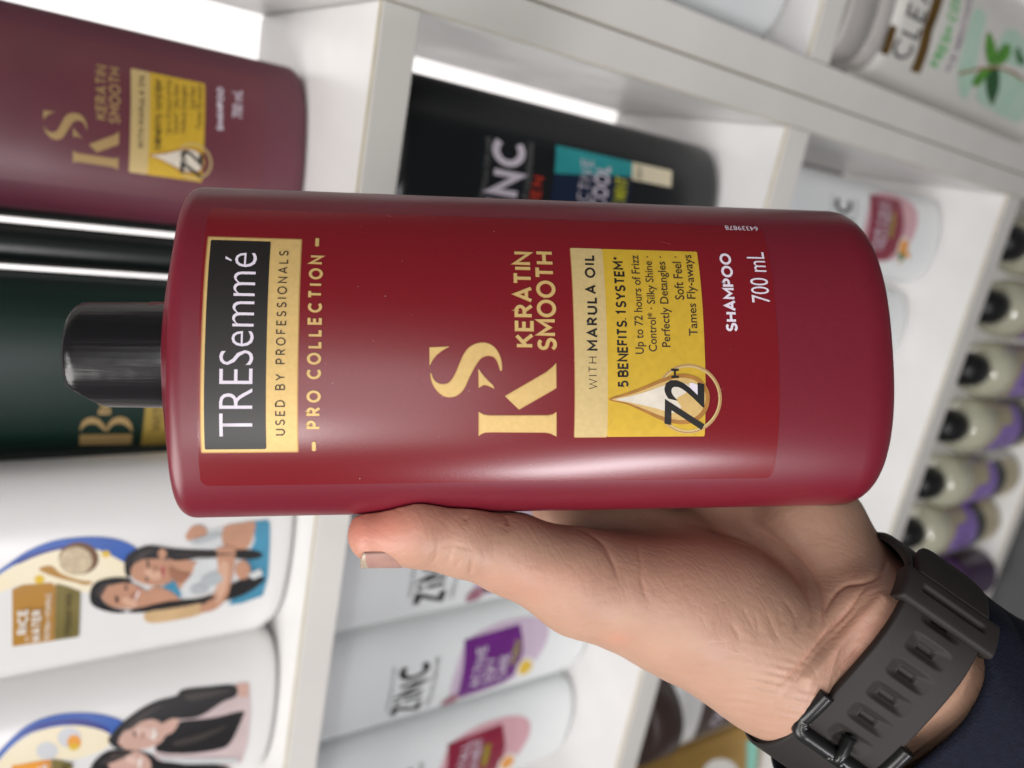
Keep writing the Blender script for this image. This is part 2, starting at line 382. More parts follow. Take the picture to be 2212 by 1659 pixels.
bxo = (B.q(545, 975)[0], B.q(545, 516)[0], B.q(643, 753)[1], B.q(437, 753)[1])
blk = (B.q(510, 970)[0], B.q(510, 521)[0], B.q(576, 753)[1], B.q(443, 753)[1])
e1 = .0003
B.deco('brand_panel', [B.rect((bxo[0]-e1, bxo[1]+e1, bxo[2]-e1, bxo[3]+e1), gold_edge, O1-.00005), B.rect(bxo, gold, O1), B.rect(blk, ink_black, O2)], label)
def row(u0, u1, v0, v1, vm=753):
    um = (u0+u1)/2; return (B.q(um, v1)[0], B.q(um, v0)[0], B.q(u1, vm)[1], B.q(u0, vm)[1])
B.deco('brand_lettering', [B.txt('TRESemmé', row(475, 548, 547, 942), ink_white, O3, bold=-.010)], label)
B.deco('tagline_lettering', [B.caps('USED BY PROFESSIONALS', row(596, 617, 543, 942), ink_brown, O3, .13, .42, .75)], label)
g = []
pc = row(664, 694, 553, 926)
for m_, off, b_, e_ in ((gold_edge, O1, .24, .00010), (gold, O2, .18, 0)):
    g.append(B.caps('PRO COLLECTION', (pc[0]-e_, pc[1]+e_, pc[2]-e_, pc[3]+e_), m_, off, b_, .40-(b_-.2), .60))
for v0, v1 in ((515, 534), (953, 974)):
    s0, s1 = B.q(690, v1)[0], B.q(690, v0)[0]; tm = (pc[2]+pc[3])/2
    g.append(B.rect((s0, s1, tm-.00055, tm+.00055), gold_edge, O1)); g.append(B.rect((s0+.0001, s1-.0001, tm-.0004, tm+.0004), gold, O2))
B.deco('collection_lettering', g, label)
zc = lambda x, y: (737.3+x/3, 553+y/3)
Sm = [(580,760),(585,800),(600,840),(630,880),(665,905),(700,912),(740,905),(775,880),(800,845),(820,800),(845,750),(870,705),(900,665),(930,648),(960,645),(990,655),(1010,680),(1022,710),(1030,738),(1037,738),(1036,700),(1028,660),(1010,620),(985,590),(950,570),(910,565),(865,575),(825,600),(795,640),(770,695),(745,755),(720,800),(695,825),(665,833),(635,830),(608,815),(590,790)]
S2 = [(575,710),(573,595),(700,590),(650,613),(615,640),(590,672)]
S3 = [(890,733),(893,855),(905,842),(925,832),(950,838),(992,857),(980,840),(950,812),(920,780)]
K1 = [(893,1010),(893,1165),(905,1150),(930,1140),(970,1138),(1320,1140),(1355,1146),(1390,1168),(1390,1010),(1372,1028),(1340,1035),(960,1036),(920,1030)]
K2 = [(1388,695),(1390,855),(1360,872),(1150,992),(1062,910),(1330,755),(1370,722)]
its = []
def grow(l, d):
    a = np.array(l); c = a.mean(0); n = len(a); out = []
    area_ = sum(a[i][0]*a[(i+1) % n][1]-a[(i+1) % n][0]*a[i][1] for i in range(n)); sg = 1 if area_ > 0 else -1
    for i in range(n):
        t = a[(i+1) % n]-a[i-1]; t = t/(np.linalg.norm(t)+1e-12); out.append(tuple(a[i]+sg*np.array([t[1], -t[0]])*d))
    return out
for pl, sm in ((Sm, 4), (S2, 0), (S3, 0), (K1, 0), (K2, 0)):
    l = [B.q(*zc(*p)) for p in pl]
    if sm: l = smooth_poly(l, sm)
    its.append(B.shape([grow(l, .00022)], gold_edge, O1)); its.append(B.shape([l], gold, O2))
B.deco('monogram', its, label)
g = []
for s, r_ in (('KERATIN', row(1111, 1151, 545, 750, 650)), ('SMOOTH', row(1159, 1200, 545, 756, 650))):
    g.append(B.caps(s, (r_[0]-.00012, r_[1]+.00012, r_[2]-.00012, r_[3]+.00012), gold_edge, O1, .215, .085)); g.append(B.caps(s, r_, gold, O2, .17, .13))
B.deco('variant_lettering', g, label)
s0, s1 = B.q(1380, 943)[0], B.q(1380, 541)[0]
ta, tb, tc_ = B.q(1241, 742)[1], B.q(1311, 742)[1], B.q(1521, 742)[1]
B.deco('benefit_panel', [B.rect((s0-.0002, s1+.0001, tb-.0001, ta+.0002), gold_edge, O1-.00005), B.rect((s0, s1, tb, ta), gold_light, O1), B.rect((s0, s1, tc_, tb), yellow_gold, O1)], label)
def row2(u0, u1, v0, v1): return row(u0, u1, v0, v1, (v0+v1)/2)
B.deco('benefit_lettering', [
    B.caps('WITH', row2(1271, 1289, 771, 841), ink_brown, O2, .085, .30),
    B.caps('MARULA OIL', row2(1266, 1289, 553, 758), ink_black, O2, .19, .24),
    B.caps('5 BENEFITS. 1 SYSTEM*', row2(1331, 1354, 557, 836), ink_black, O2, .19, .10, .26),
    B.txt('Up to 72 hours of Frizz', row2(1368, 1392, 553, 765), ink_brown, O2, bold=.008),
    B.txt('Control* · Silky Shine ·', row2(1396, 1420, 555, 760), ink_brown, O2, bold=.008),
    B.txt('Perfectly Detangles ·', row2(1425, 1449, 555, 750), ink_brown, O2, bold=.008),
    B.txt('Soft Feel ·', row2(1454, 1474, 555, 648), ink_brown, O2, bold=.008),
    B.txt('Tames Fly-aways', row2(1483, 1507, 552, 726), ink_brown, O2, bold=.008)], label)
rs = np.random.RandomState(12); sp = []
for _ in range(26):
    a0, b0 = rs.uniform(-.036, .038), rs.uniform(bx[2]+.01, bx[3]-.03); r0 = rs.uniform(.00006, .00015)
    sp.append(B.shape([circ(a0, b0, r0, r0*rs.uniform(.6, 1), n=7)], mat('pale_dust', (.55, .38, .36), .6), .00050))
for _ in range(5):
    a0, b0, an, ln = rs.uniform(-.034, .036), rs.uniform(bx[2]+.01, bx[3]-.05), rs.uniform(0, 3.1), rs.uniform(.002, .006); dx, dy = math.cos(an)*ln, math.sin(an)*ln; nx_, ny_ = -dy/ln*.00003, dx/ln*.00003
    sp.append(B.shape([[(a0-nx_, b0-ny_), (a0+dx, b0+dy), (a0+nx_, b0+ny_)]], mat('pale_scratch', (.34, .12, .12), .5), .00050))
B.deco('dust_specks', sp, label)['kind'] = 'stuff'
# oil drop, ring and figure
drop = smooth_poly([B.q(*p) for p in ((1314,863),(1352,849),(1388,836),(1430,818),(1470,808),(1505,815),(1526,836),(1532,861),(1524,890),(1503,910),(1470,916),(1430,908),(1388,889),(1352,873))], 5)
inner = smooth_poly([B.q(*p) for p in ((1322,863),(1355,854),(1390,842),(1430,826),(1468,816),(1500,822),(1518,840),(1523,862),(1515,886),(1497,902),(1468,907),(1430,899),(1390,883),(1355,870))], 5)
drop_white = smooth_poly([B.q(*p) for p in ((1330,863),(1360,856),(1396,846),(1436,832),(1470,826),(1492,838),(1478,850),(1460,862),(1470,880),(1452,892),(1424,884),(1392,876),(1360,869))], 4)
drop_hi = smooth_poly([B.q(*p) for p in ((1488,828),(1506,832),(1514,848),(1505,856),(1494,846))], 4)
rc = B.q(1487, 861); rr = abs(B.q(1558, 861)[1]-rc[1])
B.deco('oil_drop', [B.shape([circ(*rc, rr, n=64), circ(*rc, rr*.90, n=64)], gold_light, O2), B.shape([circ(*rc, rr*.985, n=64), circ(*rc, rr*.955, n=64)], gold_edge, O2+.00004),
    B.shape([drop], amber_drop, O3), B.shape([inner], gold, O3+.00003), B.shape([drop_white], cream_drop, O3+.00006), B.shape([drop_hi], ink_white, O3+.00007)], label)
B.deco('duration_lettering', [B.txt('72', row2(1434, 1521, 822, 928), ink_black, O4, bold=.015, shear=.25), B.caps('H', row2(1447, 1467, 797, 817), ink_black, O4, .2)], label)
B.deco('volume_lettering', [B.caps('SHAMPOO', row2(1562, 1587, 549, 716), ink_white, O2, .21, .09), B.txt('700 mL', row2(1618, 1657, 546, 654), ink_white, O2, bold=-.002)], label)
a_, b_ = B.q(1601, 499), B.q(1601, 490)
B.deco('code_lettering', [B.txt('64339878', (a_[0], b_[0], B.q(1636, 495)[1], B.q(1566, 495)[1]), ink_white, O2, rot=math.pi/2)], label)

# ------------------------------------------------------------------ hand (distance field -> surface nets)
def caps(p, a, b, ra, rb):
    a, b = np.array(a, np.float32), np.array(b, np.float32); ba = b-a; pa = p-a
    h = np.clip((pa@ba)/float(ba@ba), 0, 1)
    return np.sqrt(((pa-h[..., None]*ba)**2).sum(-1))-(ra+h*(rb-ra))
def smin(a, b, k):
    h = np.clip(.5+.5*(b-a)/k, 0, 1); return b+(a-b)*h-k*h*(1-h)
def smax(a, b, k): return -smin(-a, -b, k)
HMi = np.linalg.inv(HM); C2L = HMi[:3, :3]@M; C2Lo = HMi[:3, 3]
def bottle_sdf(p):
    q = p@C2L.T.astype(np.float32)+C2Lo.astype(np.float32)
    f = (np.abs(q[..., 0]/HA)**HP+np.abs(q[..., 1]/HH)**HP)**(1/HP)
    g = f*np.sqrt((q[..., 0]**2+q[..., 1]**2)/(f*f+1e-9))
    # distance scale: radial
    r = np.sqrt(q[..., 0]**2+q[..., 1]**2)+1e-6
    d = r*(1-1/np.maximum(f, 1e-4))
    gx = np.abs(q[..., 0]/HA)**(HP-1)/HA; gy = np.abs(q[..., 1]/HH)**(HP-1)/HH
    d = (f-1)/np.maximum(np.sqrt(gx*gx+gy*gy)*np.maximum(f, 1e-3)**(1-HP), 1e-3)
    return np.maximum(d, np.maximum(-q[..., 2], q[..., 2]-HL))
CH = [ # u, v, depth, r(mm) chains and blend k
 (((812,1155,.2085,7.5),(905,1147,.2088,9.2),(1000,1166,.2115,9.4),(1100,1194,.2160,10.9),(1255,1257,.2220,14.8),(1467,1309,.2270,20.0),(1675,1432,.2275,20.5),(1797,1508,.2320,19.6)), 5),
 (((1560,1290,.232,17),(1640,1370,.230,19)), 10),
 (((2420,1960,.242,23),(1796,1510,.2330,19.5)), 8),
 (((2500,1780,.236,23),(1890,1366,.2255,20.3),(1840,1290,.236,17.0),(1745,1130,.250,16.5),(1690,1000,.262,11)), 8),
 (((1840,1440,.2290,20),(1620,1220,.2540,13),(1400,1050,.2620,11.0)), 9),
 (((1330,1240,.236,11),(1270,1150,.2500,11),(1230,1080,.258,10.5)), 9),
 (((1440,1190,.2440,14),(1330,1135,.2530,12.5)), 8),
 (((1560,1150,.262,12),(1530,1040,.262,11)), 9),
 (((1215,1100,.2560,10.3),(1250,860,.2580,9.0),(1240,720,.255,8.2),(1225,610,.250,7.4)), 3),
 (((1400,1050,.260,10.3),(1385,840,.2590,9.2),(1365,690,.256,8.4),(1355,570,.251,7.6)), 3),
 (((1520,1050,.260,10.0),(1510,850,.2590,8.8),(1495,710,.256,8.0),(1485,600,.252,7.2)), 3),
 (((1640,1040,.258,9.5),(1640,870,.2580,8.0),(1630,760,.256,7.2),(1620,670,.252,6.4)), 3),
]
def hand_sdf(p, sub=True):
    d = None
    for pts, k in CH:
        c = None
        for i in range(len(pts)-1):
            x = caps(p, PC(*pts[i][:3]), PC(*pts[i+1][:3]), pts[i][3]*MM, pts[i+1][3]*MM)
            c = x if c is None else smin(c, x, np.float32(.004))
        d = c if d is None else smin(d, c, np.float32(k*MM))
    if sub:
        d = smax(d, -(bottle_sdf(p)-np.float32(.0003)), np.float32(.0006))
    return d
def surface_nets(F, o, h):
    nx, ny, nz = F.shape; S = F < 0
    cnt = np.zeros((nx-1, ny-1, nz-1), np.int8)
    for a in (0, 1):
        for b in (0, 1):
            for c in (0, 1): cnt += S[a:nx-1+a, b:ny-1+b, c:nz-1+c]
    act = (cnt > 0) & (cnt < 8); idx = -np.ones(act.shape, np.int64); I = np.argwhere(act); idx[act] = np.arange(len(I))
    acc = np.zeros((len(I), 3)); num = np.zeros(len(I))
    cor = [(a, b, c) for a in (0, 1) for b in (0, 1) for c in (0, 1)]
    for i, A in enumerate(cor):
        for Bc in cor[i+1:]:
            if sum(x != y for x, y in zip(A, Bc)) != 1: continue
            fa = F[I[:, 0]+A[0], I[:, 1]+A[1], I[:, 2]+A[2]]; fb = F[I[:, 0]+Bc[0], I[:, 1]+Bc[1], I[:, 2]+Bc[2]]
            m = (fa < 0) != (fb < 0); t = np.where(m, fa/np.where(m, fa-fb, 1), 0)
            pos = np.array(A)+t[:, None]*(np.array(Bc)-np.array(A)); acc[m] += pos[m]; num[m] += 1
    V = (I+acc/num[:, None])*h+o; Q = []
    for ax in range(3):
        sl0 = [slice(None)]*3; sl1 = [slice(None)]*3; sl0[ax] = slice(0, -1); sl1[ax] = slice(1, None)
        ch = S[tuple(sl0)] != S[tuple(sl1)]; E = np.argwhere(ch); b, c = [(1, 2), (2, 0), (0, 1)][ax]
        ok = (E[:, b] > 0) & (E[:, c] > 0) & (E[:, b] < F.shape[b]-1) & (E[:, c] < F.shape[c]-1); E = E[ok]
        def g(db, dc):
            e = E.copy(); e[:, b] += db; e[:, c] += dc; return idx[e[:, 0], e[:, 1], e[:, 2]]
        q = np.stack([g(-1, -1), g(0, -1), g(0, 0), g(-1, 0)], 1)
        fl_ = ~S[E[:, 0], E[:, 1], E[:, 2]]; q[fl_] = q[fl_][:, ::-1]; Q.append(q)
    return V, np.concatenate(Q)
def subdivide(V, Q):
    n = len(V); fc = V[Q].mean(1); e = np.sort(np.stack([Q, np.roll(Q, -1, 1)], 2).reshape(-1, 2), 1)
    ue, inv = np.unique(e, axis=0, return_inverse=True); inv = inv.reshape(-1, 4); em = V[ue].mean(1)
    VV = np.concatenate([V, em, fc]); fi = n+len(ue)+np.arange(len(Q)); ei = n+inv
    QQ = np.concatenate([np.stack([Q[:, k], ei[:, k], fi, ei[:, k-1]], 1) for k in range(4)])
    return VV, QQ
h_ = .0010
allp = np.array([PC(*q[:3]) for c, _ in CH for q in c]); lo = allp.min(0)-.026; hi = allp.max(0)+.026
hi[0] = min(hi[0], PC(2300, 0, .236)[0]); 
G = [np.arange(lo[i], hi[i], h_, dtype=np.float32) for i in range(3)]
F = np.empty([len(g_) for g_ in G], np.float32)
for i in range(len(G[0])):
    pp = np.stack(np.meshgrid(G[0][i:i+1], G[1], G[2], indexing='ij'), -1); F[i] = hand_sdf(pp)[0]
F[-1] = .01; F[0] = .01
HV, HQ = surface_nets(F, lo, h_)
HV, HQ = subdivide(HV, HQ)
def grad(p, e=4e-4):
    g = np.zeros_like(p)
    for i in range(3):
        a = p.copy(); b = p.copy(); a[:, i] += e; b[:, i] -= e; g[:, i] = hand_sdf(a)-hand_sdf(b)
    return g/(np.linalg.norm(g, axis=1, keepdims=True)+1e-9)
HV = HV.astype(np.float32)
inside = HV[:, 0] < hi[0]-.004
for _ in range(2):
    d = hand_sdf(HV); g_ = grad(HV); HV[inside] -= (np.clip(d, -.0008, .0008)[:, None]*g_*.8)[inside]
Nn = grad(HV, 8e-4)
du = -HV[:, 0]/HV[:, 2]*1659+1106; dv = 829.5+HV[:, 1]/HV[:, 2]*1659
z4 = lambda *l: [(737.3+x/3, 1106+y/3) for x, y in l]
z5 = lambda *l: [(1474.7+x/3, 1106+y/3) for x, y in l]
CRE = [  # polyline, depth mm, width px
 (z4((1480,95),(1600,130),(1700,210),(1760,330),(1800,440)), .55, 5),
 (z4((820,20),(800,60)), .3, 5), (z4((1068,15),(1080,60),(1070,90)), .6, 5),
 (z4((1900,150),(1935,300),(1945,450),(1990,600)), .35, 4),
 (z4((640,230),(610,300),(580,345)), .3, 3), (z4((735,220),(700,290),(690,340)), .35, 3), (z4((790,290),(750,340),(740,375)), .3, 3), (z4((850,300),(845,360),(830,420)), .4, 3),
 (z4((600,240),(720,215),(860,250)), .2, 4),
 (z5((0,60),(200,110),(420,190),(600,290),(720,390),(800,520),(835,640),(820,760)), .9, 8),
 (z5((450,110),(640,200),(790,320),(870,430),(915,560),(910,700),(880,860)), .7, 6),
 (z5((1300,400),(1180,450),(1060,470),(990,520),(940,600),(920,690)), .7, 5),
 (z5((1215,460),(1150,520),(1080,620),(960,760),(820,930),(700,1060),(560,1160)), .9, 6),
 (z5((1150,620),(1050,730),(930,850),(820,980),(700,1120)), .45, 6),
 (z5((1170,850),(1060,980),(980,1080)), .6, 5), (z5((1330,290),(1300,370),(1240,430)), .5, 5),
 (z5((540,640),(590,760),(640,860)), .3, 4), (z5((470,640),(490,760),(480,830)), .3, 4),
 (z5((380,600),(430,700),(470,780)), .2, 4), (z5((620,600),(640,760)), .25, 4), (z5((650,560),(720,660),(740,760)), .3, 4),
 (z5((730,560),(750,660),(720,800)), .25, 4), (z5((300,700),(360,800),(370,860)), .2, 4), (z5((830,900),(760,1050),(640,1200),(520,1300)), .3, 5),
]
def pl_dist(x, y, pts):
    best = np.full(x.shape, 1e9)
    for (ax, ay), (bx_, by) in zip(pts[:-1], pts[1:]):
        vx, vy = bx_-ax, by-ay; L2 = vx*vx+vy*vy+1e-9; t = np.clip(((x-ax)*vx+(y-ay)*vy)/L2, 0, 1)
        best = np.minimum(best, np.hypot(x-ax-t*vx, y-ay-t*vy))
    return best
front = Nn[:, 2] > .05
disp = np.zeros(len(HV)); cred = np.zeros(len(HV))
for pts, dep, wd in CRE:
    sp_ = smooth_poly(pts, 4, closed=False); dd = pl_dist(du, dv, sp_); e0, e1 = np.array(sp_[0]), np.array(sp_[-1]); ln = np.linalg.norm(e1-e0); fade = np.clip(np.minimum(np.hypot(du-e0[0], dv-e0[1]), np.hypot(du-e1[0], dv-e1[1]))/(.3*ln), 0, 1)**.7
    disp -= (.70*np.exp(-(dd/(wd*.8))**2)+.45*np.exp(-(dd/(wd*2.6))**2))*fade*dep*MM; cred = np.maximum(cred, np.exp(-(dd/(wd*.8))**2)*fade*min(1, dep))
# fine parallel folds on the wrist below the thumb
al = (du*.62+dv*.78)
wz = np.exp(-(((du-1650)/90)**2+((dv-1500)/75)**2)); tdir = (du*.50-dv*.86)+6*np.sin(al/37)
disp += wz*.00019*np.sin((-.12*du+.99*dv+9*np.sin(du/60.))/3.1)*(.6+.4*np.sin(du/23.+dv/17.))
# tendons
disp += .0009*np.exp(-(pl_dist(du, dv, z5((1290,560),(1130,720),(980,900),(820,1080)))/14)**2)
HV[front] += (Nn*disp[:, None])[front]
red = np.clip(np.exp(-(((du-790)/110)**2+((dv-1130)/75)**2))*1.0+.45*np.exp(-(((du-1000)/170)**2+((dv-1110)/50)**2))+.40*np.exp(-(((du-1500)/170)**2+((dv-1170)/110)**2))+.35*np.exp(-(((du-1900)/90)**2+((dv-1400)/90)**2))
      +.28*np.exp(-(((du-1335)/30)**2+((dv-1380)/16)**2))+.25*np.exp(-(((du-1180)/120)**2+((dv-1250)/50)**2))+.30*cred, 0, 1)
def skin():
    m = bpy.data.materials.new('skin'); m.use_nodes = True; nt = m.node_tree; b = nt.nodes['Principled BSDF']; L = nt.links.new
    at = nt.nodes.new('ShaderNodeAttribute'); at.attribute_name = 'redness'
    tc = nt.nodes.new('ShaderNodeTexCoord'); nz = nt.nodes.new('ShaderNodeTexNoise'); nz.inputs['Scale'].default_value = 90; nz.inputs['Detail'].default_value = 6
    L(tc.outputs['Object'], nz.inputs[0])
    a = nt.nodes.new('ShaderNodeMix'); a.data_type = 'RGBA'; a.inputs[6].default_value = (.46, .285, .200, 1); a.inputs[7].default_value = (.375, .212, .150, 1); L(nz.outputs['Fac'], a.inputs[0])
    c = nt.nodes.new('ShaderNodeMix'); c.data_type = 'RGBA'; c.inputs[7].default_value = (.54, .21, .150, 1); L(at.outputs['Fac'], c.inputs[0]); L(a.outputs[2], c.inputs[6])
    L(c.outputs[2], b.inputs['Base Color'])
    b.inputs['Roughness'].default_value = .46; b.inputs['Subsurface Weight'].default_value = .14; b.inputs['Subsurface Radius'].default_value = (1, .35, .18); b.inputs['Subsurface Scale'].default_value = .0035
    b.inputs['Specular IOR Level'].default_value = .42
    def wave(rot, sc, dist):
        mp = nt.nodes.new('ShaderNodeMapping'); mp.inputs['Rotation'].default_value = rot; L(tc.outputs['Object'], mp.inputs[0])
        wv = nt.nodes.new('ShaderNodeTexWave'); wv.inputs['Scale'].default_value = sc; wv.inputs['Distortion'].default_value = dist; wv.inputs['Detail'].default_value = 4; wv.inputs['Detail Scale'].default_value = 1.6
        L(mp.outputs[0], wv.inputs[0]); p = nt.nodes.new('ShaderNodeMath'); p.operation = 'POWER'; p.inputs[1].default_value = .35; L(wv.outputs['Fac'], p.inputs[0]); return p
    def add(a_, b_, k=1):
        m_ = nt.nodes.new('ShaderNodeMath'); m_.operation = 'MULTIPLY_ADD'; m_.inputs[1].default_value = k; L(a_.outputs[0], m_.inputs[0]); L(b_.outputs[0], m_.inputs[2]); return m_
    w1, w2, w3 = wave((.2, .4, .3), 95, 9), wave((1.1, .2, 1.5), 120, 11), wave((.6, 1.3, .9), 210, 8)
    n2 = nt.nodes.new('ShaderNodeTexNoise'); n2.inputs['Scale'].default_value = 900; n2.inputs['Detail'].default_value = 8; L(tc.outputs['Object'], n2.inputs[0])
    hgt = add(w3, add(w2, add(n2, w1, 1.4)), .6)
    bp = nt.nodes.new('ShaderNodeBump'); bp.inputs['Strength'].default_value = .20; bp.inputs['Distance'].default_value = .00020; L(hgt.outputs[0], bp.inputs['Height']); L(bp.outputs[0], b.inputs['Normal'])
    return m
cen = M@PC(2000, 1520, .23)
person = mk('person', (HV@M.T)-cen, HQ, skin()); person.location = cen
at_ = person.data.attributes.new('redness', 'FLOAT', 'POINT'); at_.data.foreach_set('value', red.astype(np.float32))
tag(person, 'left hand with thumb along the side of the held red bottle, navy sleeve', 'person')

# thumb nail: curved plate on the far side of the thumb
def nail():
    a = PC(770, 1160, .2085); b = PC(884, 1149, .2088); ax = _n(b-a); f = np.array([0, 0, 1.]); f = _n(f-ax*f.dot(ax)); dn = np.cross(ax, f)
    if dn[1] > 0: dn = -dn
    V = []; Fc = []; nu, nv = 22, 18
    for i in range(nu+1):
        t = i/nu; L_ = np.linalg.norm(b-a)
        c = a+ax*L_*t; vv = 829.5+c[1]/c[2]*1659
        for j in range(nv+1):
            s = j/nv; wt = 1-.45*max(0, (t-.7)/.3)**2-.22*max(0, (.2-t)/.2)**2; th = math.radians(76+52*(2*s-1)*wt)
            edge = 1-abs(2*s-1)**4
            # cuticle end rounded, free edge slightly arched
            tt = t if t < .5 else .5+(t-.5)*(1-.28*abs(2*s-1)**2.5)
            if t < .12: tt = .12-(.12-t)*(1-.5*abs(2*s-1)**2)
            tt += .10*(1-s)*max(0, 1-t*3)+.012*math.sin(j*2.1)*(t < .05)
            c2 = a+ax*L_*tt
            r = .0081+.0013*tt-.0022*max(0, (tt-.76)/.24)**2-.0010*abs(2*s-1)**3
            r *= (1-.0*(1-tt))
            V.append(M@(c2+(f*math.cos(th)+dn*math.sin(th))*r)-cen)
    for i in range(nu):
        for j in range(nv):
            k = i*(nv+1)+j; Fc.append((k, k+1, k+nv+2, k+nv+1))
    m1 = mat('pink_nail', (.42, .24, .20), .26, var=.15, vscale=250, sss=.1); m2 = mat('pale_nail_tip', (.46, .36, .27), .35, var=.2, vscale=300)
    mi = [1 if (k//nv)/nu < .17 else 0 for k in range(len(Fc))]
    o = mk('thumb_nail', V, Fc, [m1, m2], person, mi=mi)
    md = o.modifiers.new('thick', 'SOLIDIFY'); md.thickness = .0005; md.offset = 0
nail()

# ------------------------------------------------------------------ watch band
wc = np.array([*PC(1918, 1496, .2057)[:2], -.2285])
aW = _n([.82, -.57, 0]); cW = _n([.57, .82, 0]); nW = np.array([0, 0, 1.]); _t = math.radians(11)   # the wrist is turned a little
wc = wc+cW*math.sin(_t)*.0236; cW, nW = cW*math.cos(_t)+nW*math.sin(_t), nW*math.cos(_t)-cW*math.sin(_t)
WA, WB, WP = .0352, .0236, 2.8
phi = np.linspace(-math.pi, math.pi, 4001)   # phi=0 front centre, + towards cW
sx_ = np.sign(np.sin(phi))*np.abs(np.sin(phi))**(2/WP)*np.where(phi < 0, .0375, .0310); sz_ = np.sign(np.cos(phi))*np.abs(np.cos(phi))**(2/WP)*WB
seg = np.hypot(np.diff(sx_), np.diff(sz_)); ell = np.concatenate([[0], np.cumsum(seg)]); ell -= ell[2000]
LT = ell[-1]
# resample and smooth normals
EL = np.linspace(ell[0], ell[-1], 1501); SX = np.interp(EL, ell, sx_); SZ = np.interp(EL, ell, sz_)
TX = np.gradient(SX); TZ = np.gradient(SZ); ker = np.ones(41)/41
TX = np.convolve(np.pad(TX, 20, 'wrap'), ker, 'valid'); TZ = np.convolve(np.pad(TZ, 20, 'wrap'), ker, 'valid')
def wp(l, b, hgt):                            # mm along, mm across, mm out
    l = ((l*MM+LT) % (2*LT))-LT
    x = np.interp(l, EL, SX); z = np.interp(l, EL, SZ); tx = np.interp(l, EL, TX); tz = np.interp(l, EL, TZ); n = math.hypot(tx, tz)
    nx, nz = -tz/n, tx/n
    if nx*x+nz*z < 0: nx, nz = -nx, -nz
    return wc+cW*(x+nx*hgt*MM)+nW*(z+nz*hgt*MM)+aW*b*MM
rub = mat('black_silicone', (.020, .0165, .0150), .62, var=.12, vscale=120, bump=.2, bscale=1200, bdist=.0001, spec=.3)
rub2 = mat('glossy_black_buckle', (.012, .012, .012), .3, var=.1, spec=.4)
wcen = M@wc
watch = empty('wrist_watch', loc=wcen); tag(watch, 'black silicone watch band with slots and buckle on the wrist', 'watch')
def band(name, l0, l1, wfun, hfun, hb, mt, dl=.5, nb=56, parent=None, closed=False):
    V = []; F = []; ls = np.arange(l0, l1+1e-6, dl); nb_ = nb
    prof = [(-1+2*k/nb_) for k in range(nb_+1)]
    for l in ls:
        w_ = wfun(l)
        for s in prof:
            b = s*w_; hh = hfun(l, b); ed = max(0, (abs(b)-(w_-.8))/.8); hh -= .8*(1-math.sqrt(max(0, 1-ed*ed)))
            V.append(wp(l, b, hh))
        for s in prof[::-1]: V.append(wp(l, s*w_, hb if not callable(hb) else hb(l, s*w_)))
    m = 2*(nb_+1); n = len(ls)
    for i in range(n-1):
        for k in range(m):
            j = (k+1) % m; F.append((i*m+k, i*m+j, (i+1)*m+j, (i+1)*m+k))
    F.append(tuple(range(m-1, -1, -1))); F.append(tuple((n-1)*m+k for k in range(m)))
    V = [M@v-wcen for v in V]
    o = mk(name, V, F, mt, parent or watch)
    bm = bmesh.new(); bm.from_mesh(o.data); bmesh.ops.recalc_face_normals(bm, faces=bm.faces[:]); bm.to_mesh(o.data); bm.free()
    return o
HOLES = [-16.5+7.9*k for k in range(6)]
def strap_h(l, b):
    h = 2.0
    for c in HOLES:
        dl = abs(l-c)
        if dl < 3.2:
            d = 1-((abs(b)/6.4)**5+(dl/2.75)**5)**.2
            if d > 0: x = min(d*2.75/1.35, 1); h -= x*1.15
            d2 = min(2.7-abs(b), 1.05-dl)
            if d2 > 0: h -= min(d2/.3, 1)*.95
    return h
band('strap', -62, 62, lambda l: 12.1, strap_h, -.4, rub, dl=.35, nb=80)
band('buckle_strap', -64, -22.5, lambda l: 12.6, lambda l, b: 3.0, 2.05, rub, dl=1)
def tipw(l): return 11.6 if l < 35 else 11.6*math.sqrt(max(.05, 1-((l-35)/8.5)**2))
wp0 = wp
def wp(l, b, hgt):                            # the loose tip sticks out straighter than the wrist curves
    if l <= 29: return wp0(l, b, hgt)
    k = wp0(29, b, hgt); t = (wp0(29, b, hgt)-wp0(28, b, hgt)); return .6*wp0(l, b, hgt)+.4*(k+t*(l-29))
band('strap_tip', 30.2, 42.5, tipw, lambda l, b: 4.0-max(0, (l-38)/4)*.8, 2.1, rub, dl=.5)
wp = wp0
def kh(l, b):
    e = min(l-22.0, 30.5-l); r = 1.2; h = 4.3-(r*(1-math.sqrt(max(0, 1-(1-min(e/r, 1))**2))) if e < r else 0)
    if abs(b) < 10 and abs(l-26.8) < 1.0: h -= .8*(1-(abs(l-26.8)/1.0)**2)
    return h
band('keeper_loop', 22.0, 30.5, lambda l: 14.8, kh, lambda l, b: -.6 if abs(b) > 12.3 else 2.1, rub, dl=.25)
def tube(name, pts, r, mt, parent, flat=1.0, n=14, cap=True, origin=None):
    pts = [np.array(p) for p in pts]; V = []; F = []
    up = nW
    for i, p in enumerate(pts):
        t = _n(pts[min(i+1, len(pts)-1)]-pts[max(i-1, 0)]); s = _n(np.cross(t, up)); u2 = np.cross(s, t)
        rr = r(i/(len(pts)-1)) if callable(r) else r
        for k in range(n):
            a = 2*math.pi*k/n; V.append(M@(p+(s*math.cos(a)+u2*math.sin(a)*flat)*rr)-(wcen if origin is None else origin))
    for i in range(len(pts)-1):
        for k in range(n): j = (k+1) % n; F.append((i*n+k, i*n+j, (i+1)*n+j, (i+1)*n+k))
    F.append(tuple(range(n-1, -1, -1))); F.append(tuple((len(pts)-1)*n+k for k in range(n)))
    return mk(name, V, F, mt, parent)
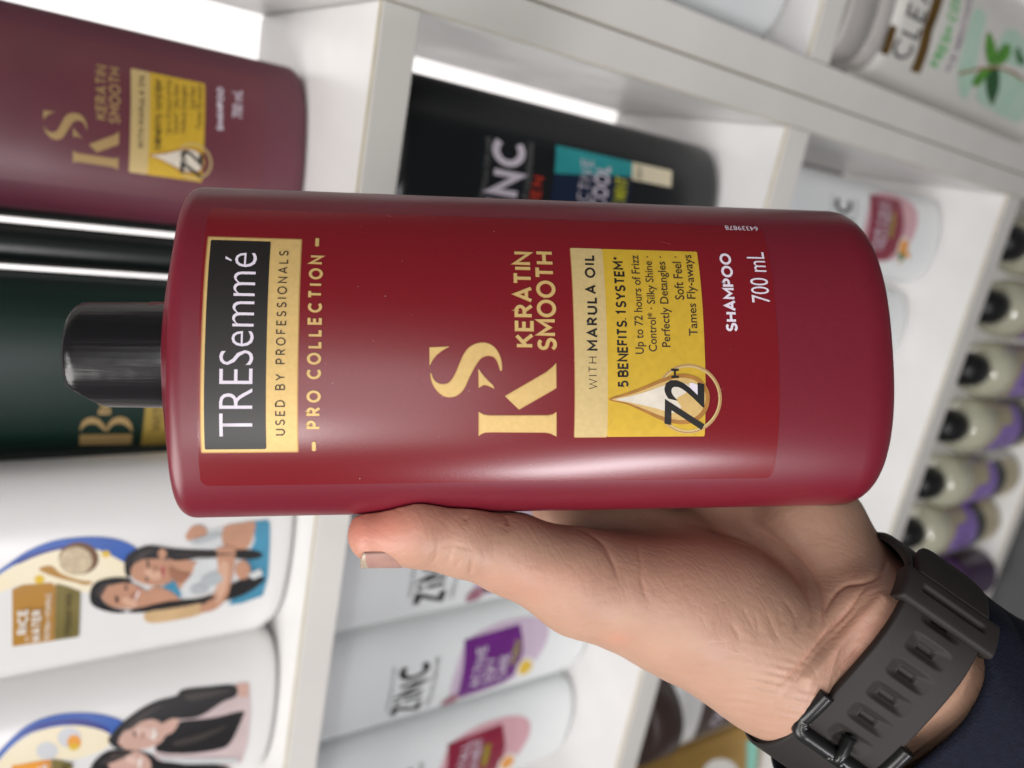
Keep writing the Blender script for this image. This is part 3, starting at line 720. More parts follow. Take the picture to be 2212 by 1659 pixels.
path = [wp(l, -13.0, 1.6) for l in np.linspace(-9.5, -19.5, 12)]+[wp(-21.6, -12.2, 2.6)]+[wp(-22.0, b, 3.1) for b in np.linspace(-11, 11, 24)]+[wp(-21.6, 12.2, 2.6)]+[wp(l, 13.0, 1.6) for l in np.linspace(-19.5, -9.5, 12)]
tube('buckle', smooth_poly([tuple(p) for p in path], 2, closed=False), 2.2*MM, rub2, watch, flat=1.0)
tube('buckle_tongue', [wp(l, 0, hh) for l, hh in ((-22.5, 4.4), (-21, 4.6), (-19.5, 4.0), (-18, 2.9), (-16.8, 1.9), (-15.8, 1.2))], 1.6*MM, rub2, watch)
tube('bar_pin', [wp(-22.3, b, 4.0) for b in np.linspace(-2.6, 2.6, 6)], 1.5*MM, rub2, watch)

# ------------------------------------------------------------------ sleeve
def sleeve():
    V = []; F = []; n = 120; rows = []
    # ring centre moves along the forearm; opening skewed
    rng = np.random.RandomState(8)
    def ring(t, grow_):
        for i in range(n):
            th = 2*math.pi*i/n
            x = np.sign(math.sin(th))*abs(math.sin(th))**.7*(.0400+grow_); z = np.sign(math.cos(th))*abs(math.cos(th))**.7*(.0310+grow_)
            fold = .0012*math.sin(th*5+t*90)+.0008*math.sin(th*11+t*150+1)
            sh = t+.004*math.sin(th)-.003+.0022*math.sin(th*3+1)+.0028*math.cos(th*2)
            p = wc+aW*(sh+.0155+.0)+cW*(x*(1+fold*8)-.0075)+nW*(z*(1+fold*8)-.003-.05*max(0, t))
            V.append(M@p-cen)
    prof = [(.012, -.003), (.004, -.0028), (.0005, -.0022), (-.0008, -.0008), (-.0005, .0006), (.001, .0014), (.006, .0016), (.011, .0012), (.0125, .0006), (.014, .0012)]+[(.018+.006*k, .0014+.0006*k) for k in range(12)]
    for t, g in prof: ring(t, g)
    for r in range(len(prof)-1):
        for i in range(n): j = (i+1) % n; F.append((r*n+i, r*n+j, (r+1)*n+j, (r+1)*n+i))
    navy = mat('navy_cotton', (.006, .008, .019), .85, var=.3, vscale=500, bump=.7, bscale=1600, bdist=.0004, spec=.2)
    o = mk('sleeve', V, F, navy, person)
    bm = bmesh.new(); bm.from_mesh(o.data); bmesh.ops.recalc_face_normals(bm, faces=bm.faces[:]); bm.to_mesh(o.data); bm.free()
    return o
slv = sleeve()

# ------------------------------------------------------------------ shelf products
def flip_cap(b, m, r=.02, hh=.03, name='cap'):
    cylinder(name, [(r*.97, 0), (r, .001), (r, hh-.003), (r*.96, hh-.0008), (r*.9, hh)], m, b.o).location = (0, 0, b.L+.003)
GR = 'shampoo bottles standing on the shelves'
# red bottle, same design as the one in the hand
dull_wine = mat('glare_veiled_wine_plastic', (.105, .012, .030), .5, var=.1, vscale=40, spec=.8); dull_film = mat('glare_veiled_red_film', (.110, .013, .025), .45, var=.1, vscale=40, spec=.8)  # window glare over this bottle put into its duller colours, roughness and shine
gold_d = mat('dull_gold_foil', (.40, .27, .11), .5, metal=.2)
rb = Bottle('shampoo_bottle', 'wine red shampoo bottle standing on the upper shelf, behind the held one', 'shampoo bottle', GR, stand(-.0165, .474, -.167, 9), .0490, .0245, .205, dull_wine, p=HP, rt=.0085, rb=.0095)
flip_cap(rb, mat('wrapped_black_cap', (0, 0, 0)), .0143, .03)
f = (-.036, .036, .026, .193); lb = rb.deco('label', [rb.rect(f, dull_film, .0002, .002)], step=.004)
# positions copied from the measured front of the held bottle
def hero_st(bx, yoff=0): return bx
def rq(bx): return bx
its = []
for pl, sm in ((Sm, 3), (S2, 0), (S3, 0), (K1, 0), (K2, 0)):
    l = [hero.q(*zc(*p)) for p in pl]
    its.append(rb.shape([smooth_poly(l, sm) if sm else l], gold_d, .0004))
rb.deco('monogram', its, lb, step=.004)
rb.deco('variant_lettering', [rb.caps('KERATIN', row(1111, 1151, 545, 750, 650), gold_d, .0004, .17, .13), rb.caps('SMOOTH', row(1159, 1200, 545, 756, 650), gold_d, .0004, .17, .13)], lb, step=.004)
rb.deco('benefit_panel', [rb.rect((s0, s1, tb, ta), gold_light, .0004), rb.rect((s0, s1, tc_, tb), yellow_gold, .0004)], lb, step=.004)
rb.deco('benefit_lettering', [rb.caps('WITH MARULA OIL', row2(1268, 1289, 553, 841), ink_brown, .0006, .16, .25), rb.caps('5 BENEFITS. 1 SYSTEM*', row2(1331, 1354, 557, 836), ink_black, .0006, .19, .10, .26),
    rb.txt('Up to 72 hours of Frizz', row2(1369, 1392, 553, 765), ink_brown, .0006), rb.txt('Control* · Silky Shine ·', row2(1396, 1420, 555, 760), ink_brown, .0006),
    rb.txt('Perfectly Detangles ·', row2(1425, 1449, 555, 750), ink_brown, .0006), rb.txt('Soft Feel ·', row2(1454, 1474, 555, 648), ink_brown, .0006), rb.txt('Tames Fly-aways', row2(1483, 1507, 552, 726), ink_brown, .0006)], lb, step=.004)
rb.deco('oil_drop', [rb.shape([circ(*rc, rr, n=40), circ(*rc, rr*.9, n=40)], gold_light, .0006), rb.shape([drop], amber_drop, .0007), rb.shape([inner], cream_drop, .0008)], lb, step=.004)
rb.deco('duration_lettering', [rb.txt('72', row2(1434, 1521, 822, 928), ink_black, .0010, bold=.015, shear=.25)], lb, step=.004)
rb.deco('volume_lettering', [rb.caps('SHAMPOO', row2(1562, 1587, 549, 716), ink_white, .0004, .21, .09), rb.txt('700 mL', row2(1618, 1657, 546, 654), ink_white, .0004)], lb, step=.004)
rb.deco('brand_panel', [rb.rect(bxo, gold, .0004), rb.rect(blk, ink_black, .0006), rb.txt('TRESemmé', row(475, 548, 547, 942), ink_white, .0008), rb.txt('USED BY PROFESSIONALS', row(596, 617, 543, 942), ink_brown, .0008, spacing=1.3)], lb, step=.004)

# dark green bottle behind the cap
gb = Bottle('shampoo_bottle', 'dark green bottle with large gold letter behind the black cap', 'shampoo bottle', GR, stand(-.1520, .470, -.167, -3), .0552, .026, .205, green_pl, p=HP, rt=.0085, rb=.0095)
flip_cap(gb, black_pl, .0143, .03)
lg = gb.deco('label', [gb.rect((-.037, .037, .026, .193), mat('green_label_film', (.004, .020, .014), .42, spec=.3), .0002, .002)], step=.004)
zg = lambda *l: [gb.q(x/3*1.0, 336*0+553+y/3) for x, y in l]
bl = [zg((515,1160),(515,1228),(522,1222),(850,1218),(856,1150),(845,1152),(520,1156)), zg((515,1120),(530,1075),(560,1050),(600,1042),(640,1055),(670,1085),(690,1120),(690,1132),(670,1128),(650,1105),(615,1085),(575,1085),(540,1105),(520,1130)),
      zg((690,1130),(700,1085),(730,1052),(775,1038),(820,1050),(850,1085),(858,1130),(850,1132),(830,1105),(790,1082),(745,1085),(715,1105),(700,1132))]
gb.deco('monogram', [gb.shape([l], gold_d, .0004) for l in bl], lg, step=.004)
gb.deco('variant_lettering', [gb.txt('BOTANIQUE', (gb.q(200, 895)[0], gb.q(200, 895)[0]+.05, gb.q(245, 860)[1], gb.q(214, 860)[1]), gold_d, .0004, bold=.03)], lg, step=.004)
gb_s = gb.q(335, 960)[0]
gb.deco('benefit_panel', [gb.rect((gb_s, gb_s+.062, gb.q(460, 900)[1], gb.q(307, 940)[1]), mat('dull_yellow_gold_foil', (.36, .25, .05), .45, metal=.2), .0004), gb.txt('WITH OIL', (gb_s+.01, gb_s+.05, gb.q(350, 900)[1], gb.q(330, 900)[1]), ink_brown, .0006)], lg, step=.004)
# dark bottles in the second row, giving the narrow bright gaps
d1 = Bottle('shampoo_bottle', 'plain black bottle edge between the red and the dark green bottle, upper shelf', 'shampoo bottle', GR, stand(-.0889, .500, -.167, 0), .0114, .014, .215, dgrey_pl, p=2.4, rt=.003, rb=.003)
flip_cap(d1, black_pl, .008, .03)
d0 = Bottle('shampoo_bottle', 'black bottle tucked half behind the red one on the upper shelf', 'shampoo bottle', GR, stand(-.0595, .530, -.167, 0), .0195, .014, .215, black_pl, p=2.4, rt=.003, rb=.003)
flip_cap(d0, black_pl, .008, .03)

# white bottles with printed pictures
blue_p = mat('blue_print', (.02, .10, .42), .4, var=.1); navy_p = mat('navy_print', (.012, .02, .22), .4); creamy = mat('cream_swirl_print', (.72, .62, .40), .4, var=.12, vscale=60, col2=(.80, .74, .58))
ochre = mat('ochre_print', (.42, .21, .035), .4, var=.05); olive = mat('olive_gold_print', (.26, .21, .07), .4, metal=.3, var=.15, vscale=60); orange = mat('orange_print', (.80, .33, .04), .4)
brownw = mat('brown_bowl_print', (.16, .075, .03), .5); teal_c = mat('teal_cloth_print', (.06, .27, .42), .5, var=.15, vscale=60); white_c = mat('white_cloth_print', (.62, .64, .64), .5, var=.1, vscale=60)
wht = mat('white_print', (.8, .78, .72), .4); yel = mat('yellow_print', (.75, .50, .03), .4, var=.1); lips = mat('rose_print', (.40, .10, .09), .5); pink_c = mat('pale_pink_cloth_print', (.60, .48, .48), .5, var=.1, vscale=60); skin2 = mat('fair_skin_print', (.60, .38, .31), .5, var=.1, vscale=60)
beige = mat('beige_cloth_print', (.62, .42, .22), .5, var=.15, vscale=60)
def white_bottle(lbl, x, y, yaw, a=.0575, L=.225):
    b = Bottle('shampoo_bottle', lbl, 'shampoo bottle', GR, stand(x, y, -.167, yaw), a, .030, L, white_pl, p=2.3, rt=.02, rb=.016)
    flip_cap(b, mat('blue_cap_plastic', (.02, .06, .3), .3), .02, .03)
    return b
wa = white_bottle('white bottle with ochre rice water label and two braided women', -.2505, .428, -2, .062)
def pic(b, lst, base=.0003, z=lambda x, y: (x/3, 1106+y/3)):
    out = []; off = base
    for pts, m, sm in lst:
        l = [b.q(*z(*p)) for p in pts]
        if sm: l = smooth_poly(l, sm)
        out.append(b.shape([l], m, off)); off += .00002
    return out
def ell_(cx, cy, rx, ry, rot=0, n=20): return circ(cx, cy, rx, ry, n, math.radians(rot))
skin_hi = mat('light_skin_print', (.62, .37, .26), .5); skin_lo = mat('deep_skin_print', (.34, .15, .09), .5); cloth_lo = mat('grey_cloth_print', (.42, .45, .46), .5); hair_hi = mat('hair_sheen_print', (.045, .036, .034), .5)
L1 = [
 ([(-60,420),(60,330),(180,250),(330,190),(480,165),(640,160),(780,180),(880,230),(930,300),(900,380),(700,330),(520,255),(380,240),(220,280),(60,360),(-60,440)], blue_p, 3),
 ([(60,345),(200,275),(330,235),(470,215),(600,225),(560,260),(400,262),(250,300)], navy_p, 3),
 ([(-60,460),(60,370),(200,300),(350,250),(480,235),(620,240),(740,290),(840,360),(800,440),(660,500),(560,520),(420,500),(300,470),(140,470),(0,520),(-60,520)], creamy, 3),
 ([(250,370),(330,345),(400,400),(520,440),(600,450),(560,470),(480,450),(360,420)], ochre, 3),
 (ell_(510,300,130,105), brownw, 0), (ell_(490,315,108,92), mat('porridge_print', (.62, .50, .33), .5, var=.2, vscale=300), 0),
 (ell_(685,270,28,22), yel, 0), (ell_(255,435,33,28), yel, 0),
 ([(78,500),(150,470),(330,455),(360,475),(352,830),(80,868)], ochre, 0), ([(362,460),(440,480),(520,510),(510,805),(354,828)], olive, 0),
 # backdrop cloth
 ([(1640,60),(1735,48),(1748,80),(1735,420),(1700,540),(1560,590),(1480,600),(1540,480),(1600,300),(1650,180)], teal_c, 0),
 # right hand woman
 ([(1210,170),(1260,150),(1450,95),(1520,130),(1530,220),(1400,230),(1240,215)], white_c, 3),
 ([(1450,95),(1560,70),(1650,62),(1640,150),(1590,240),(1500,240),(1440,200)], skin_print, 3),
 (ell_(1280,130,62,48), skin_print, 0), (ell_(1225,155,24,30), skin_print, 0),
 ([(1090,290),(1290,330),(1400,380),(1440,470),(1380,520),(1220,540),(1160,500),(1130,430)], skin_print, 3),
 ([(1280,320),(1420,300),(1500,420),(1440,500),(1200,545),(1165,500),(1240,400)], white_c, 3),
 ([(1060,470),(1130,440),(1180,540),(1140,560),(1060,520)], teal_c, 0),
 ([(805,330),(820,280),(880,240),(960,215),(1060,225),(1100,240),(1110,300),(960,300),(880,350),(850,400),(830,420),(808,390)], hair_print, 3),
 ([(1060,235),(1200,240),(1400,245),(1600,240),(1690,260),(1690,290),(1600,305),(1420,290),(1250,300),(1120,310)], hair_print, 3),
 ([(850,360),(900,310),(1000,300),(1080,310),(1120,360),(1115,430),(1060,470),(960,470),(880,440),(850,410)], skin_print, 3), (ell_(1050,268,28,34), skin_print, 0),
 (ell_(958,335,30,8,80), hair_print, 0), (ell_(950,425,22,7,75), hair_print, 0), (ell_(1052,385,16,40,12), lips, 0),
 # left hand woman
 ([(900,560),(1000,480),(1120,520),(1160,580),(1020,620),(920,620)], skin_print, 3),
 ([(580,560),(585,500),(620,450),(700,425),(790,420),(850,440),(820,470),(700,470),(650,520),(670,580),(740,620),(820,640),(760,650),(660,630),(600,600)], hair_print, 3),
 ([(650,530),(690,480),(800,455),(880,470),(940,510),(955,560),(900,610),(800,620),(700,595)], skin_print, 3),
 (ell_(755,560,26,11,80), hair_print, 0), (ell_(815,485,20,8,80), hair_print, 0), (ell_(885,530,16,46,20), lips, 0), (ell_(888,530,7,34,20), wht, 0),
 ([(820,640),(940,605),(1100,570),(1260,560),(1400,520),(1560,430),(1690,415),(1710,440),(1600,520),(1460,570),(1260,600),(1080,620),(920,645)], hair_print, 3),
 ([(935,650),(1060,620),(1280,585),(1310,620),(1290,660),(1100,700),(960,710)], beige, 3),
 ([(1400,240),(1450,220),(1520,235),(1520,300),(1500,420),(1470,540),(1400,620),(1310,645),(1290,610),(1360,560),(1400,480),(1410,350)], skin_print, 3),
 (ell_(990,395,60,34,15), skin_hi, 0), (ell_(1000,365,10,22,10), skin_lo, 0), (ell_(840,575,55,30,20), skin_hi, 0), (ell_(850,540,9,22,12), skin_lo, 0),
 ([(1090,350),(1150,380),(1230,400),(1180,450),(1110,430)], skin_lo, 3), ([(1420,330),(1480,330),(1460,500),(1400,590),(1400,500)], skin_hi, 3),
 ([(1300,420),(1400,380),(1440,440),(1330,480)], cloth_lo, 3), ([(1230,480),(1300,460),(1340,510),(1250,525)], cloth_lo, 3), ([(1240,180),(1400,130),(1420,160),(1280,205)], cloth_lo, 3),
 ([(860,300),(930,245),(1020,235),(960,262),(890,320)], hair_hi, 3), ([(620,520),(660,460),(740,438),(690,475),(650,540)], hair_hi, 3), ([(1150,258),(1350,262),(1560,268),(1350,276),(1160,272)], hair_hi, 3), ([(1000,615),(1250,575),(1420,540),(1260,590),(1020,628)], hair_hi, 3),
 (ell_(1570,370,50,60), skin_print, 0), ([(1600,400),(1680,360),(1700,400),(1640,430)], white_c, 0)]
wa_l = wa.deco('printed_picture', pic(wa, L1), step=.004)
zA = lambda x, y: (x/3, 1106+y/3)
def tb_(b, s, x0, x1, y0, y1, m, off=.0019, **k):
    return b.txt(s, b.qb(x0/3, 1106+y0/3, x1/3, 1106+y1/3), m, off, **k)
OT = .0019
wa.deco('lettering', [wa.caps('RICE', wa.qb(112/3, 1106+622/3, 178/3, 1106+775/3), wht, OT, .2, .12), tb_(wa, 'with', 158, 182, 790, 826, wht, OT), wa.caps('WATER', wa.qb(204/3, 1106+622/3, 262/3, 1106+826/3), wht, OT, .2, .1),
    tb_(wa, 'PROTEIN + VITAMIN E', 290, 328, 518, 810, wht, OT), wa.caps('STRONG & THICK', wa.qb(420/3, 1106+520/3, 458/3, 1106+790/3), ink_brown, OT, .17, .18)], wa_l, step=.004)
wb = white_bottle('white bottle with egg picture and two women with loose black hair', -.367, .424, -2, .058)
L2 = [
 ([(-60,1620),(60,1480),(180,1380),(330,1320),(500,1300),(660,1310),(790,1350),(800,1400),(700,1440),(560,1400),(380,1390),(200,1430),(60,1530),(-60,1660)], blue_p, 3),
 ([(90,1480),(230,1385),(400,1345),(560,1345),(700,1400),(690,1430),(540,1385),(380,1375),(220,1415)], navy_p, 3),
 ([(-60,1700),(60,1540),(200,1440),(360,1390),(540,1385),(700,1430),(710,1500),(620,1560),(480,1600),(320,1600),(100,1640)], creamy, 3),
 (ell_(305,1545,72,58), mat('egg_print', (.60, .61, .63), .4), 0), (ell_(450,1460,78,66), mat('egg_print', (0, 0, 0)), 0), (ell_(480,1490,45,48), orange, 0), (ell_(478,1520,34,22), yel, 0),
 ([(75,1640),(330,1600),(325,1760),(70,1800)], orange, 0), ([(335,1595),(470,1625),(470,1760),(330,1770)], olive, 0),
 ([(1150,1170),(1530,1120),(1610,1105),(1620,1300),(1600,1500),(1560,1620),(1400,1660),(1000,1700),(1000,1500),(1100,1350)], pink_c, 0),
 ([(1530,1110),(1610,1105),(1612,1190),(1550,1200)], skin2, 0),
 ([(700,1480),(720,1440),(780,1370),(900,1280),(1020,1220),(1140,1190),(1180,1150),(1350,1130),(1520,1120),(1530,1190),(1440,1230),(1300,1320),(1180,1340),(1100,1340),(1050,1400),(900,1500),(760,1530)], hair_print, 3),
 ([(1180,1350),(1380,1330),(1570,1285),(1570,1330),(1540,1400),(1500,1480),(1440,1530),(1250,1560),(1080,1560),(1000,1530),(1080,1440),(1140,1380)], hair_print, 3),
 ([(1040,1380),(1120,1335),(1160,1350),(1120,1420),(1060,1440)], skin2, 3),
 ([(765,1480),(800,1420),(880,1370),(980,1340),(1050,1370),(1070,1430),(1040,1490),(940,1530),(840,1540),(780,1510)], skin2, 3),
 (ell_(870,1435,20,7,75), hair_print, 0), (ell_(985,1430,12,36,20), wht, 0),
 ([(580,1700),(590,1640),(640,1580),(720,1540),(860,1540),(980,1570),(1040,1610),(1200,1620),(1460,1640),(1460,1740),(600,1760)], hair_print, 3),
 ([(700,1600),(760,1560),(880,1545),(960,1590),(975,1660),(900,1720),(740,1700)], skin2, 3), (ell_(810,1590,18,8,80), hair_print, 0), (ell_(905,1620,10,36,10), wht, 0),
 (ell_(935,1420,60,32,15), mat('bright_skin_print', (.68, .47, .40), .5), 0), (ell_(925,1440,9,22,10), skin_lo, 0), (ell_(1000,1445,10,30,20), wht, 0), (ell_(850,1600,46,26,15), mat('bright_skin_print', (0, 0, 0)), 0),
 ([(800,1400),(920,1300),(1060,1240),(960,1310),(850,1400)], hair_hi, 3), ([(1200,1180),(1380,1150),(1500,1150),(1380,1190),(1230,1220)], hair_hi, 3), ([(1120,1480),(1300,1430),(1480,1370),(1330,1460),(1160,1510)], hair_hi, 3), ([(640,1620),(760,1560),(860,1550),(720,1620)], hair_hi, 3),
 ([(1025,1575),(1100,1590),(1400,1590),(1540,1590),(1540,1620),(1200,1625),(1050,1605)], white_c, 0)]
wb_l = wb.deco('printed_picture', pic(wb, L2), step=.004)
wb.deco('lettering', [tb_(wb, 'EGG', 240, 300, 1630, 1760, wht, OT, bold=.03), tb_(wb, 'SHINE', 395, 435, 1625, 1760, ink_brown, OT)], wb_l, step=.004)
wr = white_bottle('second-row white bottle, only its dark printed strip visible between two white ones', -.3100, .505, 0, .050)
wr.deco('printed_picture', [wr.rect((-.040, .045, .035, .15), hair_print, .0004), wr.rect((-.040, .045, .15, .19), navy_p, .0004)], step=.004)

# ---- middle shelf
def zbottle(x, y, yaw, lbl, z=-.492, m=None, a=.0492, L=.290, h=.028):
    b = Bottle('shampoo_bottle', lbl, 'shampoo bottle', GR, stand(x, y, z, yaw), a, h, L, m or cool_pl, p=2.3, rt=.016, rb=.014)
    flip_cap(b, m or cool_pl, .018, .008); return b
plum = mat('plum_print', (.16, .02, .22), .4, var=.15, vscale=60); crimson = mat('crimson_print', (.27, .02, .05), .4, var=.15, vscale=60); blackp = mat('charcoal_print', (.03, .03, .035), .4)
lilac = mat('pale_lilac_print', (.60, .48, .60), .4, var=.08, vscale=40); rosep = mat('pale_rose_print', (.66, .38, .42), .4, var=.08, vscale=40); greyp = mat('grey_print', (.20, .20, .20), .4)
yelg = mat('yellow_green_print', (.45, .45, .03), .4); badge = mat('dusty_rose_badge', (.34, .12, .16), .4); leaf = mat('leaf_green_print', (.05, .20, .06), .4, var=.2, vscale=80)
def zlabel(b, main, soft, lines, accent, blob):
    """logo at z .185-.215 above base, label .083-.147"""
    k = []
    k.append(b.caps('ZİNC', (-.030, .022, .182, .210), ink_black, .0005, .21, .19))
    k.append(b.txt('RENEWED FORMULA FOR HAIR', (-.018, .024, .2135, .2165), greyp, .0005)); k.append(b.txt('SHAMPOO WITH CONDITIONER', (-.028, .024, .173, .1775), greyp, .0005))
    o = b.deco('logo_lettering', k, step=.004)
    c = [b.shape([smooth_poly([(-.030,.150),(.024,.152),(.037,.125),(.038,.085),(.030,.062),(.010,.060),(-.010,.070),(-.024,.085)], 4)], soft, .0004),
         b.shape([[(-.030,.146),(.032,.150),(.034,.092),(.010,.086),(-.012,.086),(-.026,.096)]], main, .0006),
         b.shape([circ(-.030, .151, .0085)], badge, .0008), b.shape([circ(-.030, .151, .0065), circ(-.030, .151, .0057)], soft, .0010)]
    t = .137
    for s in lines:
        c.append(b.caps(s, (-.018, -.018+min(.046, .0068*len(s)), t-.0105, t), ink_white, .0010, .17, .14)); t -= .0135
    c.append(b.txt(accent, (-.004, .020, t-.006, t+.001), yelg, .0010, bold=.02))
    c.append(b.shape([circ(-.012, .078, .0125, .010, rot=.5)], wht, .0008)); c.append(b.shape([circ(-.012, .078, .0095, .007, rot=.5)], blob, .0010))
    return b.deco('label', c, step=.004)
zD = zbottle(-.306, .466, 2, 'white bottle with black label, seen right beside the thumb'); zlabel(zD, blackp, lilac, ['ACTIVE', 'CARE'], 'MENTHOL', greyp)
zE = zbottle(-.412, .470, -3, 'white bottle with purple label and lemon picture on the middle shelf'); zlabel(zE, plum, lilac, ['ACTIVE', 'SOFT', 'CARE'], 'YUZU', yel)
zF = zbottle(-.514, .466, -4, 'white bottle with crimson label on the middle shelf, beside the purple labelled one'); zlabel(zF, crimson, rosep, ['HAIR FALL', 'TREATMENT'], 'GINSENG', orange)
zK = zbottle(-.003, .445, 8, 'black bottle with teal and navy label on the middle shelf, right beside the panel', m=black_pl, L=.290, a=.047)
tealp = mat('teal_print', (.03, .34, .36), .4, var=.1); navyp2 = mat('ink_navy_print', (.008, .018, .05), .4); redp = mat('signal_red_print', (.50, .04, .02), .4)
def kb(u0, v0, u1, v1): return zK.qb(u0, v0, u1, v1)
q_ = zK.q
e_s = q_(1100, 305)[0]; w_ = .060
kz = q_(1062, 330)[1], q_(1134, 330)[1]
zl = zK.deco('logo_lettering', [zK.caps('ZİNC', (e_s-w_, e_s, kz[1], kz[0]), ink_white, .0005, .22, .14), zK.txt('ANTI DANDRUFF CONDITIONING', (e_s-w_, e_s+.002, kz[1]-.0065, kz[1]-.002), greyp, .0005), zK.txt('RENEWED FORMULA FOR HAIR', (e_s-w_, e_s, kz[0]+.001, kz[0]+.005), greyp, .0005),
    zK.caps('MEN', (e_s-.040, e_s-.018, q_(1172, 395)[1], q_(1149, 395)[1]), redp, .0005, .2)], step=.004)
lt, lm, lbm = q_(1198, 360)[1], q_(1365, 360)[1], q_(1450, 370)[1]; ls_ = q_(1250, 325)[0]
c = [zK.rect((ls_-.055, ls_, lm, lt), navyp2, .0004), zK.shape([[(ls_-.018, lt), (ls_, lt), (ls_, lm), (ls_-.010, lm)]], tealp, .0006),
     zK.caps('ACTIVE', (ls_-.040, ls_-.005, q_(1280, 350)[1], q_(1254, 350)[1]), ink_white, .0009, .12), zK.caps('COOL', (ls_-.036, ls_-.007, q_(1318, 350)[1], q_(1284, 350)[1]), ink_white, .0009, .2, .12),
     zK.txt('ICE MINT', (ls_-.038, ls_-.012, q_(1355, 390)[1], q_(1328, 390)[1]), yelg, .0009, bold=.02),
     zK.rect((ls_-.012, ls_+.000, lbm, lm), creamy, .0006), zK.txt('2in1', (ls_-.0105, ls_-.002, q_(1385, 360)[1], q_(1372, 360)[1]), ink_black, .0009)]
zK.deco('label', c, step=.004)
kz2 = zbottle(-.205, .470, 0, 'charcoal bottle on the middle shelf, a sliver showing above the thumb tip', m=mat('charcoal_plastic', (.03, .03, .032), .35))
kz3 = zbottle(-.104, .470, 0, 'black middle-shelf bottle hidden behind the held red bottle', m=black_pl)

# ---- lower shelf
zR = zbottle(.004, .452, 5, 'white bottle with crimson label and ginger flower on the lower shelf', z=-.863, a=.046); zlabel(zR, crimson, rosep, ['HAIR FALL', 'TREATMENT'], 'GINSENG', orange)
zR.deco('ginger_flower', [zR.shape([circ(-.016+.006*math.cos(t), .070+.006*math.sin(t), .006, .0025, rot=t)], orange, .0013) for t in (0.3, 1.6, 2.9, 4.4)]+[zR.shape([circ(-.020, .076, .008, .003, rot=1.2)], leaf, .0015)], step=.004)
z2 = zbottle(-.096, .458, 2, 'white bottle with pale green label on the lower shelf', z=-.863, a=.046); zlabel(z2, leaf, mat('pale_green_print', (.45, .62, .50), .4), ['ACTIVE', 'FRESH'], 'MINT', leaf)
z3 = zbottle(-.198, .455, 0, 'white bottle with pale cream swirl on the lower shelf', z=-.863, a=.046, m=white_pl)
z3.deco('label', [z3.shape([smooth_poly([(-.03,.05),(-.02,.03),(0,.022),(.02,.03),(.03,.05),(.02,.045),(0,.035),(-.02,.045)], 4)], mat('pale_beige_print', (.66, .60, .46), .4), .0005)], step=.004)
z4b = zbottle(-.300, .455, 0, 'white bottle on the lower shelf hidden behind the wrist', z=-.863, a=.046, m=white_pl)
# left end of the lower shelf
choc = mat('chocolate_print', (.050, .028, .022), .45, var=.1)
bc = Bottle('lotion_bottle', 'white bottle with chocolate brown cap and label on the lower shelf', 'lotion bottle', None, stand(-.560, .470, -.863, 0), .062, .032, .215, white_pl, p=2.4, rt=.02, rb=.014)
cylinder('cap', [(.050, 0), (.053, .002), (.053, .040), (.050, .044), (.03, .046)], choc, bc.o, 64).location = (0, 0, .2185)
bc.deco('label', [bc.shape([smooth_poly([(-.050,.150),(.0,.165),(.050,.155),(.050,.07),(.0,.060),(-.050,.072)], 4)], choc, .0005), bc.txt('CHOCO', (-.030, .030, .118, .138), ink_white, .0009, bold=.02), bc.txt('body milk', (-.024, .024, .096, .110), ink_white, .0009),
    bc.rect((-.052, .052, .045, .058), gold, .0005)], step=.004)
gp = Bottle('refill_pouch', 'golden brown refill pouch with white and mint patches at the lower shelf end', 'refill pouch', None, stand(-.705, .455, -.863, 4), .070, .026, .235, mat('gold_brown_pouch', (.42, .25, .06), .35, metal=.3, var=.15, vscale=30), p=2.0, rt=.012, rb=.02)
gp.deco('label', [gp.shape([smooth_poly([(-.05,.12),(.0,.15),(.05,.12),(.04,.07),(0,.05),(-.045,.07)], 4)], wht, .0005), gp.rect((-.05, .055, .018, .040), mat('mint_print', (.25, .62, .50), .4), .0005), gp.rect((-.05, .02, .075, .085), leaf, .0009)], step=.004)
cylinder('spout', [(.010, 0), (.010, .02), (.012, .021), (.012, .035)], wht, gp.o).location = (0, 0, .238)

